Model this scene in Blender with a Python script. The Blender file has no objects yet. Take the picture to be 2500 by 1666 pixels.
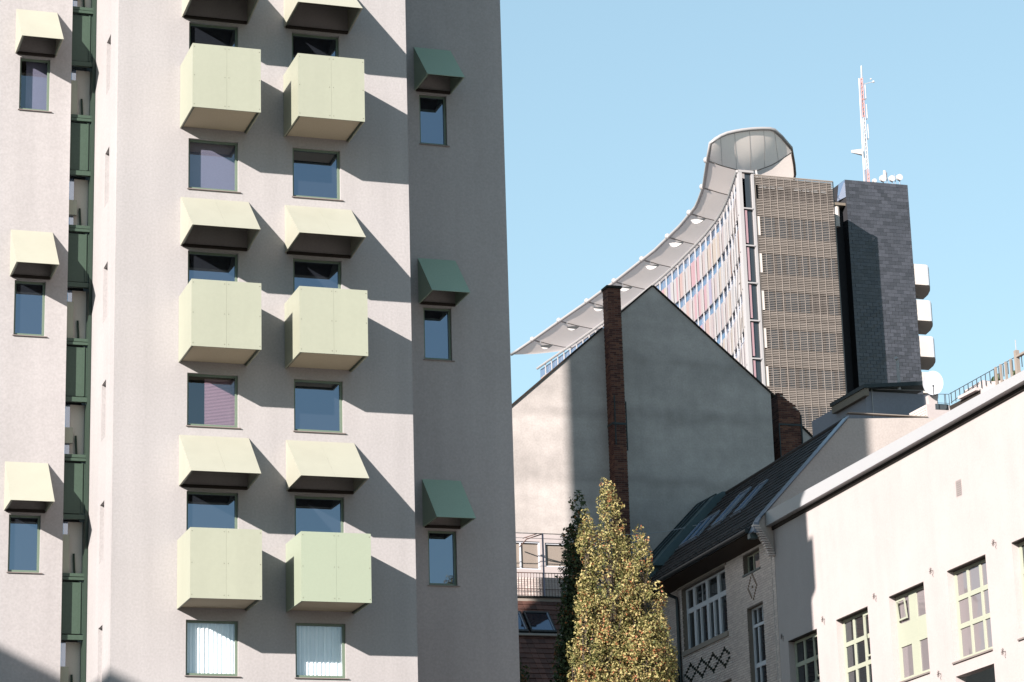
import bpy, math, random
import numpy as np
from mathutils import Vector, Matrix

random.seed(7)
rng = np.random.default_rng(7)
S = bpy.context.scene
COL = S.collection

# ------------------------------------------------------------------ camera
PITCH, ROLL, YAW = math.radians(15.718), math.radians(-1.700), math.radians(18.789)
fw = Vector((math.sin(YAW) * math.cos(PITCH), math.cos(YAW) * math.cos(PITCH), math.sin(PITCH)))
rt = Vector((math.cos(YAW), -math.sin(YAW), 0))
up = rt.cross(fw)
r2 = rt * math.cos(ROLL) + up * math.sin(ROLL)
u2 = up * math.cos(ROLL) - rt * math.sin(ROLL)
cd = bpy.data.cameras.new('camera')
cd.sensor_width = 36.0
cd.lens = 6336.86 / 2500 * 36
cd.clip_start = 0.1
cd.clip_end = 5000
cam = bpy.data.objects.new('camera', cd)
COL.objects.link(cam)
mw = Matrix((r2, u2, -fw)).transposed().to_4x4()
mw.translation = (0, 0, 1.6)
cam.matrix_world = mw
S.camera = cam

# ------------------------------------------------------------------ sky, sun, exposure
SUNDIR = Vector((2.05, 1.55, -1.0)).normalized()
SUN_EL = math.asin(-SUNDIR.z)
SUN_AZ = math.atan2(-SUNDIR.x, -SUNDIR.y)
w = bpy.data.worlds.new('World')
S.world = w
w.use_nodes = True
nt = w.node_tree
bg = nt.nodes['Background']
sky = nt.nodes.new('ShaderNodeTexSky')
sky.sky_type = 'NISHITA'
sky.sun_disc = False
sky.sun_elevation = SUN_EL
sky.sun_rotation = SUN_AZ
sky.air_density = 1.0
sky.dust_density = 0.0
sky.ozone_density = 1.0
tint = nt.nodes.new('ShaderNodeMix')
tint.data_type = 'RGBA'
tint.blend_type = 'MULTIPLY'
tint.inputs[0].default_value = 1.0
tint.inputs[7].default_value = (0.90, 0.88, 0.80, 1)
nt.links.new(sky.outputs[0], tint.inputs[6])
gam = nt.nodes.new('ShaderNodeGamma')
gam.inputs[1].default_value = 0.55
nt.links.new(tint.outputs[2], gam.inputs[0])
tint2 = nt.nodes.new('ShaderNodeMix')
tint2.data_type = 'RGBA'
tint2.blend_type = 'MULTIPLY'
tint2.inputs[0].default_value = 1.0
tint2.inputs[7].default_value = (1.16, 1.43, 1.53, 1)
nt.links.new(gam.outputs[0], tint2.inputs[6])
nt.links.new(tint2.outputs[2], bg.inputs[0])
bg.inputs[1].default_value = 0.103
sl = bpy.data.lights.new('sun', 'SUN')
sl.energy = 5.0
sl.angle = math.radians(0.53)
sl.color = (1.0, 0.925, 0.865)
sun = bpy.data.objects.new('sun', sl)
sun.rotation_euler = SUNDIR.to_track_quat('-Z', 'Y').to_euler()
sun.location = (-60, -50, 60)
COL.objects.link(sun)
S.view_settings.view_transform = 'Standard'
S.view_settings.look = 'None'
S.view_settings.gamma = 1.0
S.view_settings.exposure = 1.48
S.view_settings.use_curve_mapping = False
S.render.engine = 'CYCLES'
S.cycles.max_bounces = 6
S.cycles.transparent_max_bounces = 8


# ------------------------------------------------------------------ materials
def new_mat(name):
    m = bpy.data.materials.new(name)
    m.use_nodes = True
    t = m.node_tree
    return m, t, t.nodes['Principled BSDF']


def N(t, kind, **kw):
    n = t.nodes.new(kind)
    for k, v in kw.items():
        setattr(n, k, v)
    return n


def M(name, col, rough=0.85, blotch=0.06, bscale=0.5, grain=0.05, gscale=30.0, bump=0.0, bumpscale=60.0,
      island=0.0, streak=0.0, band=0.0, mottle=0.0, metal=0.0, spec=0.3, hue=0.0):
    """painted or mineral surface: base colour with large blotches, fine grain and optional per-piece variation"""
    m, t, p = new_mat(name)
    L = t.links.new
    col = tuple(c * 0.58 for c in col)
    geo = N(t, 'ShaderNodeNewGeometry')
    val = None

    def mul(a, b):
        n = N(t, 'ShaderNodeMath', operation='MULTIPLY')
        L(a, n.inputs[0])
        L(b, n.inputs[1])
        return n.outputs[0]

    def ranged(src, amp):
        n = N(t, 'ShaderNodeMapRange')
        n.inputs[1].default_value = 0.25
        n.inputs[2].default_value = 0.75
        n.inputs[3].default_value = 1 - amp
        n.inputs[4].default_value = 1 + amp
        L(src, n.inputs[0])
        return n.outputs[0]

    def noise(scale, detail=3.0, vec=None):
        n = N(t, 'ShaderNodeTexNoise')
        n.inputs['Scale'].default_value = scale
        n.inputs['Detail'].default_value = detail
        L(vec or geo.outputs['Position'], n.inputs['Vector'])
        return n.outputs[0]
    val = ranged(noise(bscale, 4.0), blotch)
    val = mul(val, ranged(noise(gscale, 2.0), grain))
    if streak:
        mp = N(t, 'ShaderNodeMapping')
        mp.inputs['Scale'].default_value = (2.2, 2.2, 0.12)
        L(geo.outputs['Position'], mp.inputs['Vector'])
        val = mul(val, ranged(noise(1.0, 4.0, mp.outputs[0]), streak))
    if mottle:
        val = mul(val, ranged(noise(2.1, 6.0), mottle))
    if band:
        mp = N(t, 'ShaderNodeMapping')
        mp.inputs['Scale'].default_value = (0.07, 0.07, 0.55)
        L(geo.outputs['Position'], mp.inputs['Vector'])
        val = mul(val, ranged(noise(1.0, 5.0, mp.outputs[0]), band))
    if island:
        oi = N(t, 'ShaderNodeObjectInfo')
        ad = N(t, 'ShaderNodeMath', operation='ADD')
        L(oi.outputs['Random'], ad.inputs[0])
        L(geo.outputs['Random Per Island'], ad.inputs[1])
        fr = N(t, 'ShaderNodeMath', operation='FRACT')
        L(ad.outputs[0], fr.inputs[0])
        n = N(t, 'ShaderNodeMapRange')
        n.inputs[3].default_value = 1 - island
        n.inputs[4].default_value = 1 + island
        L(fr.outputs[0], n.inputs[0])
        val = mul(val, n.outputs[0])
    mx = N(t, 'ShaderNodeMix', data_type='RGBA', blend_type='MULTIPLY')
    mx.inputs[0].default_value = 1.0
    mx.inputs[6].default_value = (*col, 1)
    cb = N(t, 'ShaderNodeCombineColor')
    for i in range(3):
        L(val, cb.inputs[i])
    L(cb.outputs[0], mx.inputs[7])
    out = mx.outputs[2]
    if hue and island:
        hs = N(t, 'ShaderNodeHueSaturation')
        n = N(t, 'ShaderNodeMapRange')
        n.inputs[3].default_value = 0.5 - hue
        n.inputs[4].default_value = 0.5 + hue
        L(fr.outputs[0], n.inputs[0])
        L(n.outputs[0], hs.inputs['Hue'])
        L(out, hs.inputs['Color'])
        out = hs.outputs[0]
    L(out, p.inputs['Base Color'])
    p.inputs['Roughness'].default_value = rough
    p.inputs['Metallic'].default_value = metal
    p.inputs['Specular IOR Level'].default_value = spec
    if bump:
        b = N(t, 'ShaderNodeBump')
        b.inputs['Strength'].default_value = bump
        b.inputs['Distance'].default_value = 0.01
        L(noise(bumpscale, 3.0), b.inputs['Height'])
        L(b.outputs[0], p.inputs['Normal'])
    return m


def glass(name, tint, gloss, body, clear=False):
    m, t, p = new_mat(name)
    L = t.links.new
    t.nodes.remove(p)
    out = t.nodes['Material Output']
    g = N(t, 'ShaderNodeBsdfGlossy')
    g.inputs['Color'].default_value = (*tint, 1)
    g.inputs['Roughness'].default_value = 0.02
    b = N(t, 'ShaderNodeBsdfTransparent' if clear else 'ShaderNodeBsdfDiffuse')
    b.inputs['Color'].default_value = (*body, 1)
    # old panes are never quite flat
    bp = N(t, 'ShaderNodeBump')
    bp.inputs['Strength'].default_value = 0.06
    bp.inputs['Distance'].default_value = 0.02
    ns = N(t, 'ShaderNodeTexNoise')
    ns.inputs['Scale'].default_value = 1.3
    geo = N(t, 'ShaderNodeNewGeometry')
    L(geo.outputs['Position'], ns.inputs['Vector'])
    L(ns.outputs[0], bp.inputs['Height'])
    L(bp.outputs[0], g.inputs['Normal'])
    # Schlick reflectance, the same from both sides of the pane
    dt = N(t, 'ShaderNodeVectorMath', operation='DOT_PRODUCT')
    L(geo.outputs['Normal'], dt.inputs[0])
    L(geo.outputs['Incoming'], dt.inputs[1])
    ab = N(t, 'ShaderNodeMath', operation='ABSOLUTE')
    L(dt.outputs['Value'], ab.inputs[0])
    sb = N(t, 'ShaderNodeMath', operation='SUBTRACT')
    sb.inputs[0].default_value = 1.0
    sb.use_clamp = True
    L(ab.outputs[0], sb.inputs[1])
    pw = N(t, 'ShaderNodeMath', operation='POWER')
    pw.inputs[1].default_value = 5.0
    L(sb.outputs[0], pw.inputs[0])
    mr = N(t, 'ShaderNodeMath', operation='ADD')
    mr.inputs[1].default_value = gloss + 0.04
    mr.use_clamp = True
    L(pw.outputs[0], mr.inputs[0])
    mx = N(t, 'ShaderNodeMixShader')
    L(mr.outputs[0], mx.inputs[0])
    L(b.outputs[0], mx.inputs[1])
    L(g.outputs[0], mx.inputs[2])
    L(mx.outputs[0], out.inputs['Surface'])
    return m


def leafmat(name, stops, trans=0.25):
    m, t, p = new_mat(name)
    L = t.links.new
    geo = N(t, 'ShaderNodeNewGeometry')
    ramp = N(t, 'ShaderNodeValToRGB')
    e = ramp.color_ramp.elements
    e[0].position, e[0].color = stops[0][0], (*stops[0][1], 1)
    e[1].position, e[1].color = stops[-1][0], (*stops[-1][1], 1)
    for pos, c in stops[1:-1]:
        x = e.new(pos)
        x.color = (*c, 1)
    ns = N(t, 'ShaderNodeTexNoise')
    ns.inputs['Scale'].default_value = 2.6
    ns.inputs['Detail'].default_value = 3.0
    L(geo.outputs['Position'], ns.inputs['Vector'])
    m1 = N(t, 'ShaderNodeMath', operation='MULTIPLY_ADD')
    m1.inputs[1].default_value = 1.7
    m1.inputs[2].default_value = -0.72
    L(ns.outputs[0], m1.inputs[0])
    m2 = N(t, 'ShaderNodeMath', operation='MULTIPLY_ADD')
    m2.inputs[1].default_value = 0.86
    m2.use_clamp = True
    L(geo.outputs['Random Per Island'], m2.inputs[0])
    L(m1.outputs[0], m2.inputs[2])
    L(m2.outputs[0], ramp.inputs[0])
    L(ramp.outputs[0], p.inputs['Base Color'])
    p.inputs['Roughness'].default_value = 0.6
    p.inputs['Specular IOR Level'].default_value = 0.25
    out = t.nodes['Material Output']
    tr = N(t, 'ShaderNodeBsdfTranslucent')
    L(ramp.outputs[0], tr.inputs['Color'])
    mx = N(t, 'ShaderNodeMixShader')
    mx.inputs[0].default_value = trans
    L(p.outputs[0], mx.inputs[1])
    L(tr.outputs[0], mx.inputs[2])
    L(mx.outputs[0], out.inputs['Surface'])
    return m


MT = {
    'render_grey': M('grey lilac render', (0.475, 0.447, 0.445), blotch=0.055, bscale=0.35, grain=0.08, gscale=18, bump=0.35, streak=0.055, band=0.02),
    'cream_metal': M('pale cream green panel', (0.44, 0.45, 0.35), rough=0.45, streak=0.03, blotch=0.035, grain=0.02, gscale=12, spec=0.5),
    'cream_green': M('fresher pale green panel', (0.405, 0.455, 0.345), rough=0.45, blotch=0.02, grain=0.02),
    'cream_light': M('lighter cream sheet', (0.50, 0.49, 0.40), rough=0.5, streak=0.03, blotch=0.035, grain=0.02),
    'soffit': M('beige soffit board', (0.62, 0.53, 0.40), blotch=0.05, grain=0.05),
    'green': M('green window metal', (0.17, 0.225, 0.165), rough=0.4, blotch=0.03, grain=0.02, spec=0.5),
    'green_dark': M('green wall sheet', (0.062, 0.10, 0.072), rough=0.45, blotch=0.05, grain=0.08, gscale=20),
    'green_frame': M('dark green frame', (0.04, 0.065, 0.048), rough=0.4),
    'green_pale': M('pale green window frame', (0.50, 0.52, 0.41), rough=0.4, blotch=0.03, grain=0.03),
    'landing': M('beige landing wall', (0.85, 0.78, 0.70)),
    'cream_shaded': M('cream sheet with its shade tint', (0.40, 0.53, 0.41), rough=0.45, blotch=0.03),  # shaded copy of the cream sheet, its greenish shade put into the colour
    'dark': M('dark void', (0.03, 0.028, 0.026), rough=0.9),
    'shadow_brown': M('dark brown and painted shade', (0.036, 0.028, 0.023), rough=0.9),  # dark brown for edges, also used as painted shade
    'sill': M('dull sill metal', (0.30, 0.25, 0.235), rough=0.5),
    'rivet': M('dull rivet', (0.25, 0.23, 0.18), rough=0.5),
    'pane': glass('blue mirror pane', (0.62, 0.74, 0.95), 0.22, (0.012, 0.014, 0.018)),
    'pane_clear': glass('clear pane', (0.8, 0.88, 1.0), 0.10, (0.92, 0.95, 0.95), clear=True),
    'pane_dark': glass('dark pane', (0.8, 0.85, 0.9), 0.05, (0.02, 0.022, 0.024)),
    'pane_grey': glass('grey violet pane', (0.85, 0.8, 0.85), 0.06, (0.15, 0.135, 0.14)),
    'curtain': M('white curtain', (1.30, 1.34, 1.38), rough=0.9, blotch=0.02, grain=0.03),
    'curtain_lilac': M('lilac curtain', (0.20, 0.185, 0.27), rough=0.9, blotch=0.03, grain=0.05),
    'blind_pink': M('pink slatted blind', (0.38, 0.22, 0.28), rough=0.7),
    'room': M('room wall', (0.10, 0.09, 0.085), rough=0.9),
    'white_wall': M('white warm render', (0.575, 0.507, 0.495), mottle=0.02, blotch=0.045, bscale=0.5, grain=0.045, gscale=20, bump=0.2, streak=0.025),
    'fascia': M('white fascia metal', (0.50, 0.50, 0.515), rough=0.4, blotch=0.02, grain=0.01),
    'gable': M('weathered grey render', (0.57, 0.515, 0.485), mottle=0.10, blotch=0.12, bscale=0.55, grain=0.09, gscale=14, bump=0.4, streak=0.04, band=0.20),
    'buff_wall': M('buff render', (0.56, 0.495, 0.46), blotch=0.08, bscale=0.8, grain=0.09, gscale=16, bump=0.3),
    'zinc': M('blue grey zinc', (0.30, 0.34, 0.42), rough=0.35, metal=0.3, blotch=0.08),
    'zinc_teal': M('teal grey sheet metal', (0.10, 0.15, 0.165), rough=0.4, metal=0.2, blotch=0.15, bscale=1.2),
    'brick_red': M('red brick', (0.155, 0.062, 0.045), rough=0.9, island=0.5, grain=0.15, gscale=40, hue=0.01),
    'mortar': M('grey mortar', (0.26, 0.22, 0.19), rough=0.95, grain=0.12),
    'mortar_dark': M('dark mortar', (0.16, 0.13, 0.115), rough=0.95, grain=0.12),
    'brick_white': M('pale glazed brick', (0.80, 0.675, 0.625), rough=0.35, island=0.13, grain=0.05, spec=0.6, hue=0.008),
    'brick_green': M('black green brick', (0.02, 0.03, 0.022), rough=0.4, island=0.3),
    'brick_brown': M('brown brick', (0.16, 0.09, 0.04), rough=0.5, island=0.3),
    'tile_dark': M('dark roof tile', (0.034, 0.027, 0.028), rough=0.7, island=0.45, grain=0.15, gscale=30),
    'tile_red': M('red brown roof tile', (0.13, 0.06, 0.045), rough=0.7, island=0.35, grain=0.12, gscale=30),
    'gutter': M('dark gutter metal', (0.035, 0.045, 0.05), rough=0.4, metal=0.3),
    'soffit_dark': M('dark stained boards', (0.05, 0.032, 0.022), rough=0.7, blotch=0.2),
    'frame_white': M('white window paint', (0.74, 0.76, 0.82), rough=0.45),
    'stone': M('sandstone sill', (0.34, 0.29, 0.25), rough=0.8),
    'slat': M('beige louvre slat', (0.345, 0.297, 0.265), rough=0.6, island=0.16, grain=0.03),
    'louvre_back': M('dark louvre backing', (0.05, 0.042, 0.04), rough=0.7),
    'louvre_spandrel': M('brown spandrel sheet', (0.27, 0.22, 0.19), rough=0.7),
    'white_metal': M('white painted steel', (0.48, 0.46, 0.465), rough=0.4, blotch=0.02, grain=0.02),
    'sail': M('pale sail membrane', (1.22, 1.07, 0.97), rough=0.6, blotch=0.05, bscale=0.3, grain=0.03, gscale=6),
    'seam': M('grey seam', (0.28, 0.24, 0.22), rough=0.7),
    'slate': M('slate slab', (0.062, 0.064, 0.078), rough=0.42, island=0.30, grain=0.10, gscale=5, spec=0.6),
    'slate_joint': M('black joint', (0.03, 0.03, 0.035), rough=0.9),
    'cream_panel': M('cream balcony panel', (0.74, 0.67, 0.625), rough=0.6),
    'blue_glass': glass('blue facade glass', (0.75, 0.85, 1.0), 0.30, (0.10, 0.13, 0.19)),
    'teal_glass': glass('teal edge glass', (0.8, 0.95, 1.0), 0.2, (0.05, 0.09, 0.10)),
    'mast_white': M('white mast paint', (0.72, 0.68, 0.68), rough=0.4),
    'mast_red': M('faded red mast paint', (0.72, 0.38, 0.34), rough=0.5),
    'dish': M('white dish paint', (0.52, 0.52, 0.55), rough=0.45, blotch=0.03, grain=0.01),
    'wood': M('weathered eaves board', (0.26, 0.215, 0.17), rough=0.8, blotch=0.12),
    'pent_wall': M('grey blue cladding', (0.33, 0.335, 0.385), blotch=0.05, grain=0.07, gscale=18),
    'rail': M('dark railing steel', (0.07, 0.085, 0.095), rough=0.5),
    'rail_rust': M('brown railing steel', (0.17, 0.10, 0.085), rough=0.6),
    'pole_blue': M('grey lilac pole', (0.33, 0.32, 0.42), rough=0.4),
    'asphalt': M('asphalt', (0.055, 0.055, 0.055), rough=0.9, grain=0.15),
    'paving': M('warm paving', (0.23, 0.205, 0.18), rough=0.9, grain=0.12),
    'bark': M('bark', (0.07, 0.055, 0.04), rough=0.95, grain=0.25),
    'cable': M('pale cable', (0.45, 0.47, 0.50), rough=0.5),
    'anchor': M('dark iron', (0.10, 0.075, 0.07), rough=0.7),
    'terrace_glass': M('beige roller blind', (0.36, 0.30, 0.255), rough=0.6, blotch=0.05),
}
SHUT = {}
for nm, c in {'pink': (0.46, 0.29, 0.32), 'salmon': (0.46, 0.33, 0.31), 'blush': (0.44, 0.37, 0.37), 'white': (0.44, 0.42, 0.43),
              'lilac': (0.35, 0.32, 0.43), 'peach': (0.46, 0.39, 0.34), 'violet': (0.31, 0.26, 0.39), 'rust': (0.27, 0.15, 0.11)}.items():
    SHUT[nm] = M(nm + ' shutter', c, rough=0.5, blotch=0.03, grain=0.02)
# old damp lines run across the gable render at the storey joints
_g = MT['gable'].node_tree
_p = _g.nodes['Principled BSDF']
_src = _p.inputs['Base Color'].links[0].from_socket
_geo = _g.nodes.new('ShaderNodeNewGeometry')
_sx = _g.nodes.new('ShaderNodeSeparateXYZ')
_g.links.new(_geo.outputs['Position'], _sx.inputs[0])
_ns = _g.nodes.new('ShaderNodeTexNoise')
_ns.inputs['Scale'].default_value = 0.45
_ns.inputs['Detail'].default_value = 4
_g.links.new(_geo.outputs['Position'], _ns.inputs['Vector'])
_ma = _g.nodes.new('ShaderNodeMath')
_ma.operation = 'MULTIPLY_ADD'
_ma.inputs[1].default_value = 1.1
_g.links.new(_ns.outputs[0], _ma.inputs[0])
_g.links.new(_sx.outputs['Z'], _ma.inputs[2])
_mr = _g.nodes.new('ShaderNodeMapRange')
_mr.inputs[1].default_value = 18.0
_mr.inputs[2].default_value = 31.0
_g.links.new(_ma.outputs[0], _mr.inputs[0])
_cr = _g.nodes.new('ShaderNodeValToRGB')
_el = _cr.color_ramp.elements
_el[0].color = _el[1].color = (1, 1, 1, 1)
for _z, _d in ((22.85, .88), (25.4, .84), (27.6, .93), (20.6, .92)):
    for _dz, _v in ((-.28, 1.0), (0, _d), (.10, _d + .02), (.42, 1.02)):
        _e = _el.new((_z + .55 + _dz - 18.0) / 13.0)
        _e.color = (_v, _v, _v, 1)
_g.links.new(_mr.outputs[0], _cr.inputs[0])
_mm = _g.nodes.new('ShaderNodeMix')
_mm.data_type = 'RGBA'
_mm.blend_type = 'MULTIPLY'
_mm.inputs[0].default_value = 1.0
_g.links.new(_src, _mm.inputs[6])
_g.links.new(_cr.outputs[0], _mm.inputs[7])
_g.links.new(_mm.outputs[2], _p.inputs['Base Color'])
_t = MT['sail'].node_tree
_tr = _t.nodes.new('ShaderNodeBsdfTranslucent')
_tr.inputs['Color'].default_value = (0.96, 0.83, 0.76, 1)
_mx = _t.nodes.new('ShaderNodeMixShader')
_mx.inputs[0].default_value = 0.33
_t.links.new(_t.nodes['Principled BSDF'].outputs[0], _mx.inputs[1])
_t.links.new(_tr.outputs[0], _mx.inputs[2])
_t.links.new(_mx.outputs[0], _t.nodes['Material Output'].inputs['Surface'])
MT['leaf_gold'] = leafmat('golden green leaf', [(0, (0.05, 0.065, 0.02)), (0.3, (0.155, 0.15, 0.05)), (0.6, (0.29, 0.245, 0.10)), (0.9, (0.39, 0.325, 0.145)), (0.975, (0.36, 0.22, 0.10)), (1, (0.30, 0.11, 0.05))])
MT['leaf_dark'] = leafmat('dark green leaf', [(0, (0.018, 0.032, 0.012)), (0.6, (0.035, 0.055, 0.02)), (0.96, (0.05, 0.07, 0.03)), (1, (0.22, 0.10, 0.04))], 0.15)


# ------------------------------------------------------------------ mesh helpers
WLOC = {}


def wl(o):
    return WLOC.get(o.name, Vector((0, 0, 0))) if o else Vector((0, 0, 0))


class MB:
    def __init__(s):
        s.v, s.f = [], []

    def quad(s, a, b, c, d):
        i = len(s.v)
        s.v += [a, b, c, d]
        s.f.append((i, i + 1, i + 2, i + 3))
        return s

    def poly(s, pts):
        i = len(s.v)
        s.v += list(pts)
        s.f.append(tuple(range(i, i + len(pts))))
        return s

    def hexa(s, p):
        """p: 8 corners, 0-3 bottom loop, 4-7 top loop"""
        i = len(s.v)
        s.v += list(p)
        for q in ((3, 2, 1, 0), (4, 5, 6, 7), (0, 1, 5, 4), (1, 2, 6, 5), (2, 3, 7, 6), (3, 0, 4, 7)):
            s.f.append(tuple(i + k for k in q))
        return s

    def box(s, x0, x1, y0, y1, z0, z1):
        return s.hexa([(x0, y0, z0), (x1, y0, z0), (x1, y1, z0), (x0, y1, z0), (x0, y0, z1), (x1, y0, z1), (x1, y1, z1), (x0, y1, z1)])

    def fbox(s, F, u0, u1, v0, v1, n0, n1):
        """box in a wall frame F(u, v, n)"""
        return s.hexa([F(u0, v0, n1), F(u1, v0, n1), F(u1, v0, n0), F(u0, v0, n0), F(u0, v1, n1), F(u1, v1, n1), F(u1, v1, n0), F(u0, v1, n0)])

    def prism(s, pts, off):
        """closed polygon pts extruded by off"""
        i, n = len(s.v), len(pts)
        s.v += [tuple(p) for p in pts] + [(p[0] + off[0], p[1] + off[1], p[2] + off[2]) for p in pts]
        s.f.append(tuple(range(i, i + n)))
        s.f.append(tuple(range(i + 2 * n - 1, i + n - 1, -1)))
        for k in range(n):
            a, b = i + k, i + (k + 1) % n
            s.f.append((b, a, a + n, b + n))
        return s

    def tube(s, pts, r, sides=8, caps=True):
        pts = [Vector(p) for p in pts]
        rr = r if isinstance(r, (list, tuple)) else [r] * len(pts)
        i = len(s.v)
        for k, p in enumerate(pts):
            d = (pts[min(k + 1, len(pts) - 1)] - pts[max(k - 1, 0)]).normalized()
            a = d.cross(Vector((0, 0, 1)))
            if a.length < 0.05:
                a = d.cross(Vector((1, 0, 0)))
            a.normalize()
            b = d.cross(a)
            for j in range(sides):
                t = 2 * math.pi * j / sides
                s.v.append(tuple(p + a * rr[k] * math.cos(t) + b * rr[k] * math.sin(t)))
        for k in range(len(pts) - 1):
            for j in range(sides):
                a, b = i + k * sides + j, i + k * sides + (j + 1) % sides
                s.f.append((a, b, b + sides, a + sides))
        if caps:
            s.f.append(tuple(i + j for j in range(sides))[::-1])
            s.f.append(tuple(i + (len(pts) - 1) * sides + j for j in range(sides)))
        return s

    def ball(s, c, r, nu=10, nv=6):
        i = len(s.v)
        for a in range(nv + 1):
            ph = math.pi * a / nv
            for b in range(nu):
                th = 2 * math.pi * b / nu
                s.v.append((c[0] + r * math.sin(ph) * math.cos(th), c[1] + r * math.sin(ph) * math.sin(th), c[2] + r * math.cos(ph)))
        for a in range(nv):
            for b in range(nu):
                p, q = i + a * nu + b, i + a * nu + (b + 1) % nu
                s.f.append((p, p + nu, q + nu, q))
        return s

    def mesh(s, name, m, loc=(0, 0, 0)):
        me = bpy.data.meshes.new(name)
        l = Vector(loc)
        me.from_pydata([(v[0] - l.x, v[1] - l.y, v[2] - l.z) for v in s.v], [], s.f)
        me.materials.append(m)
        me.update()
        return me


def link(name, data, parent, loc, rotz=0.0):
    """loc is the world position; parents only ever move, they are never turned"""
    o = bpy.data.objects.new(name, data)
    COL.objects.link(o)
    loc = Vector(loc)
    if parent:
        o.parent = parent
        o.location = loc - wl(parent)
    else:
        o.location = loc
    o.rotation_euler.z = rotz
    WLOC[o.name] = loc
    return o


def part(name, mb, mat, parent, loc=None, kind=None, label=None, smooth=False):
    l = Vector(loc) if loc is not None else (wl(parent) if parent else Vector((0, 0, 0)))
    me = mb.mesh(name, MT[mat] if isinstance(mat, str) else mat, l)
    if smooth:
        me.shade_smooth()
    o = link(name, me, parent, l)
    if kind:
        o['kind'] = kind
    if label:
        o['label'] = label
    return o


def thing(name, loc, label, cat, group=None):
    o = link(name, None, None, loc)
    o.empty_display_size = 0.3
    o['label'] = label
    o['category'] = cat
    if group:
        o['group'] = group
    return o


def tag(o, label, cat, group=None):
    o['label'] = label
    o['category'] = cat
    if group:
        o['group'] = group
    return o


def copy_part(o, delta, parent):
    """copy of a part and its sub-parts, moved by delta"""
    base = WLOC[o.name]
    c = o.copy()
    COL.objects.link(c)
    c.parent = parent
    WLOC[c.name] = base + Vector(delta)
    c.location = WLOC[c.name] - wl(parent)
    for ch in o.children:
        g = ch.copy()
        COL.objects.link(g)
        g.parent = c
        WLOC[g.name] = WLOC[ch.name] + Vector(delta)
    return c


def wall_holes(mb, F, u0, u1, v0, v1, holes, depth):
    """a wall face with real openings and reveals; holes = (u0, u1, v0, v1)"""
    us = sorted({u0, u1, *[h[0] for h in holes], *[h[1] for h in holes]})
    vs = sorted({v0, v1, *[h[2] for h in holes], *[h[3] for h in holes]})
    us = [u for u in us if u0 - 1e-6 <= u <= u1 + 1e-6]
    vs = [v for v in vs if v0 - 1e-6 <= v <= v1 + 1e-6]
    for i in range(len(us) - 1):
        for j in range(len(vs) - 1):
            cu, cv = (us[i] + us[i + 1]) / 2, (vs[j] + vs[j + 1]) / 2
            if any(h[0] < cu < h[1] and h[2] < cv < h[3] for h in holes):
                continue
            mb.quad(F(us[i], vs[j], 0), F(us[i + 1], vs[j], 0), F(us[i + 1], vs[j + 1], 0), F(us[i], vs[j + 1], 0))
    for a, b, c, d in holes:
        mb.quad(F(a, c, 0), F(a, c, -depth), F(a, d, -depth), F(a, d, 0))
        mb.quad(F(b, c, 0), F(b, d, 0), F(b, d, -depth), F(b, c, -depth))
        mb.quad(F(a, d, 0), F(a, d, -depth), F(b, d, -depth), F(b, d, 0))
        mb.quad(F(a, c, 0), F(b, c, 0), F(b, c, -depth), F(a, c, -depth))


def flatF(Y):
    """frame of a wall facing the camera at depth Y"""
    return lambda u, v, n: (u, Y - n, v)


def fac(u, v, n):
    """frame of the long side-street facade: u = position along y, n = outwards (towards -x)"""
    return (30.63 + 0.049 * u - 0.9988 * n, u + 0.0489 * n, v)


# ------------------------------------------------------------------ ground
g = part('ground', MB().quad((-2500, -1500, 0), (2500, -1500, 0), (2500, 4000, 0), (-2500, 4000, 0)), 'paving', None, kind='structure')
g = part('road', MB().quad((-400, -6, 0.004), (400, -6, 0.004), (400, 8, 0.004), (-400, 8, 0.004)), 'asphalt', None, kind='structure')
g = part('pavement', MB().box(-400, 400, 8, 12, 0.0, 0.12), 'paving', None, kind='structure')

# ------------------------------------------------------------------ apartment tower
TW = thing('apartment_tower', (14, 62, 0), 'tall grey rendered apartment tower with cream boxed balconies, filling the left half', 'building')
FR, FW = flatF(60.0), flatF(63.3)
TOP = 54.0
PER = 6.04
LV = (0, 1, 2)
main_holes, wing_holes = [], []
LEFTC, RIGHTC = (12.08, 13.34), (14.73, 15.97)
for k in LV:
    for c in (LEFTC, RIGHTC):
        main_holes.append((c[0], c[1], 10.77 + PER * k, 12.09 + PER * k))
        main_holes.append((c[0], c[1], 13.25 + PER * k, 15.20 + PER * k))
mb = MB()
wall_holes(mb, FR, 10.295, 17.76, 0, TOP, main_holes, 0.16)
# side walls, roof; the left side wall has the narrow slit windows
side = lambda u, v, n: (10.295 - n, u, v)
slits = [(61.10, 61.70, 13.69 + 3.02 * k - 1.02 * 0, 15.13 + 3.02 * k) for k in range(-1, 6)]
wall_holes(mb, side, 60.0, 63.36, 0, TOP, slits, 0.10)
for h in slits:
    mb.quad(side(h[0], h[2], -0.10), side(h[1], h[2], -0.10), side(h[1], h[3], -0.10), side(h[0], h[3], -0.10))
mb.quad((17.76, 60, 0), (17.76, 69.5, 0), (17.76, 69.5, TOP), (17.76, 60, TOP))
mb.quad((10.295, 60, TOP), (17.76, 60, TOP), (17.76, 69.5, TOP), (10.295, 69.5, TOP))
mb.quad((10.295, 69.5, 0), (17.76, 69.5, 0), (17.76, 69.5, TOP), (10.295, 69.5, TOP))
part('wall', mb, 'render_grey', TW)
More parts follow.
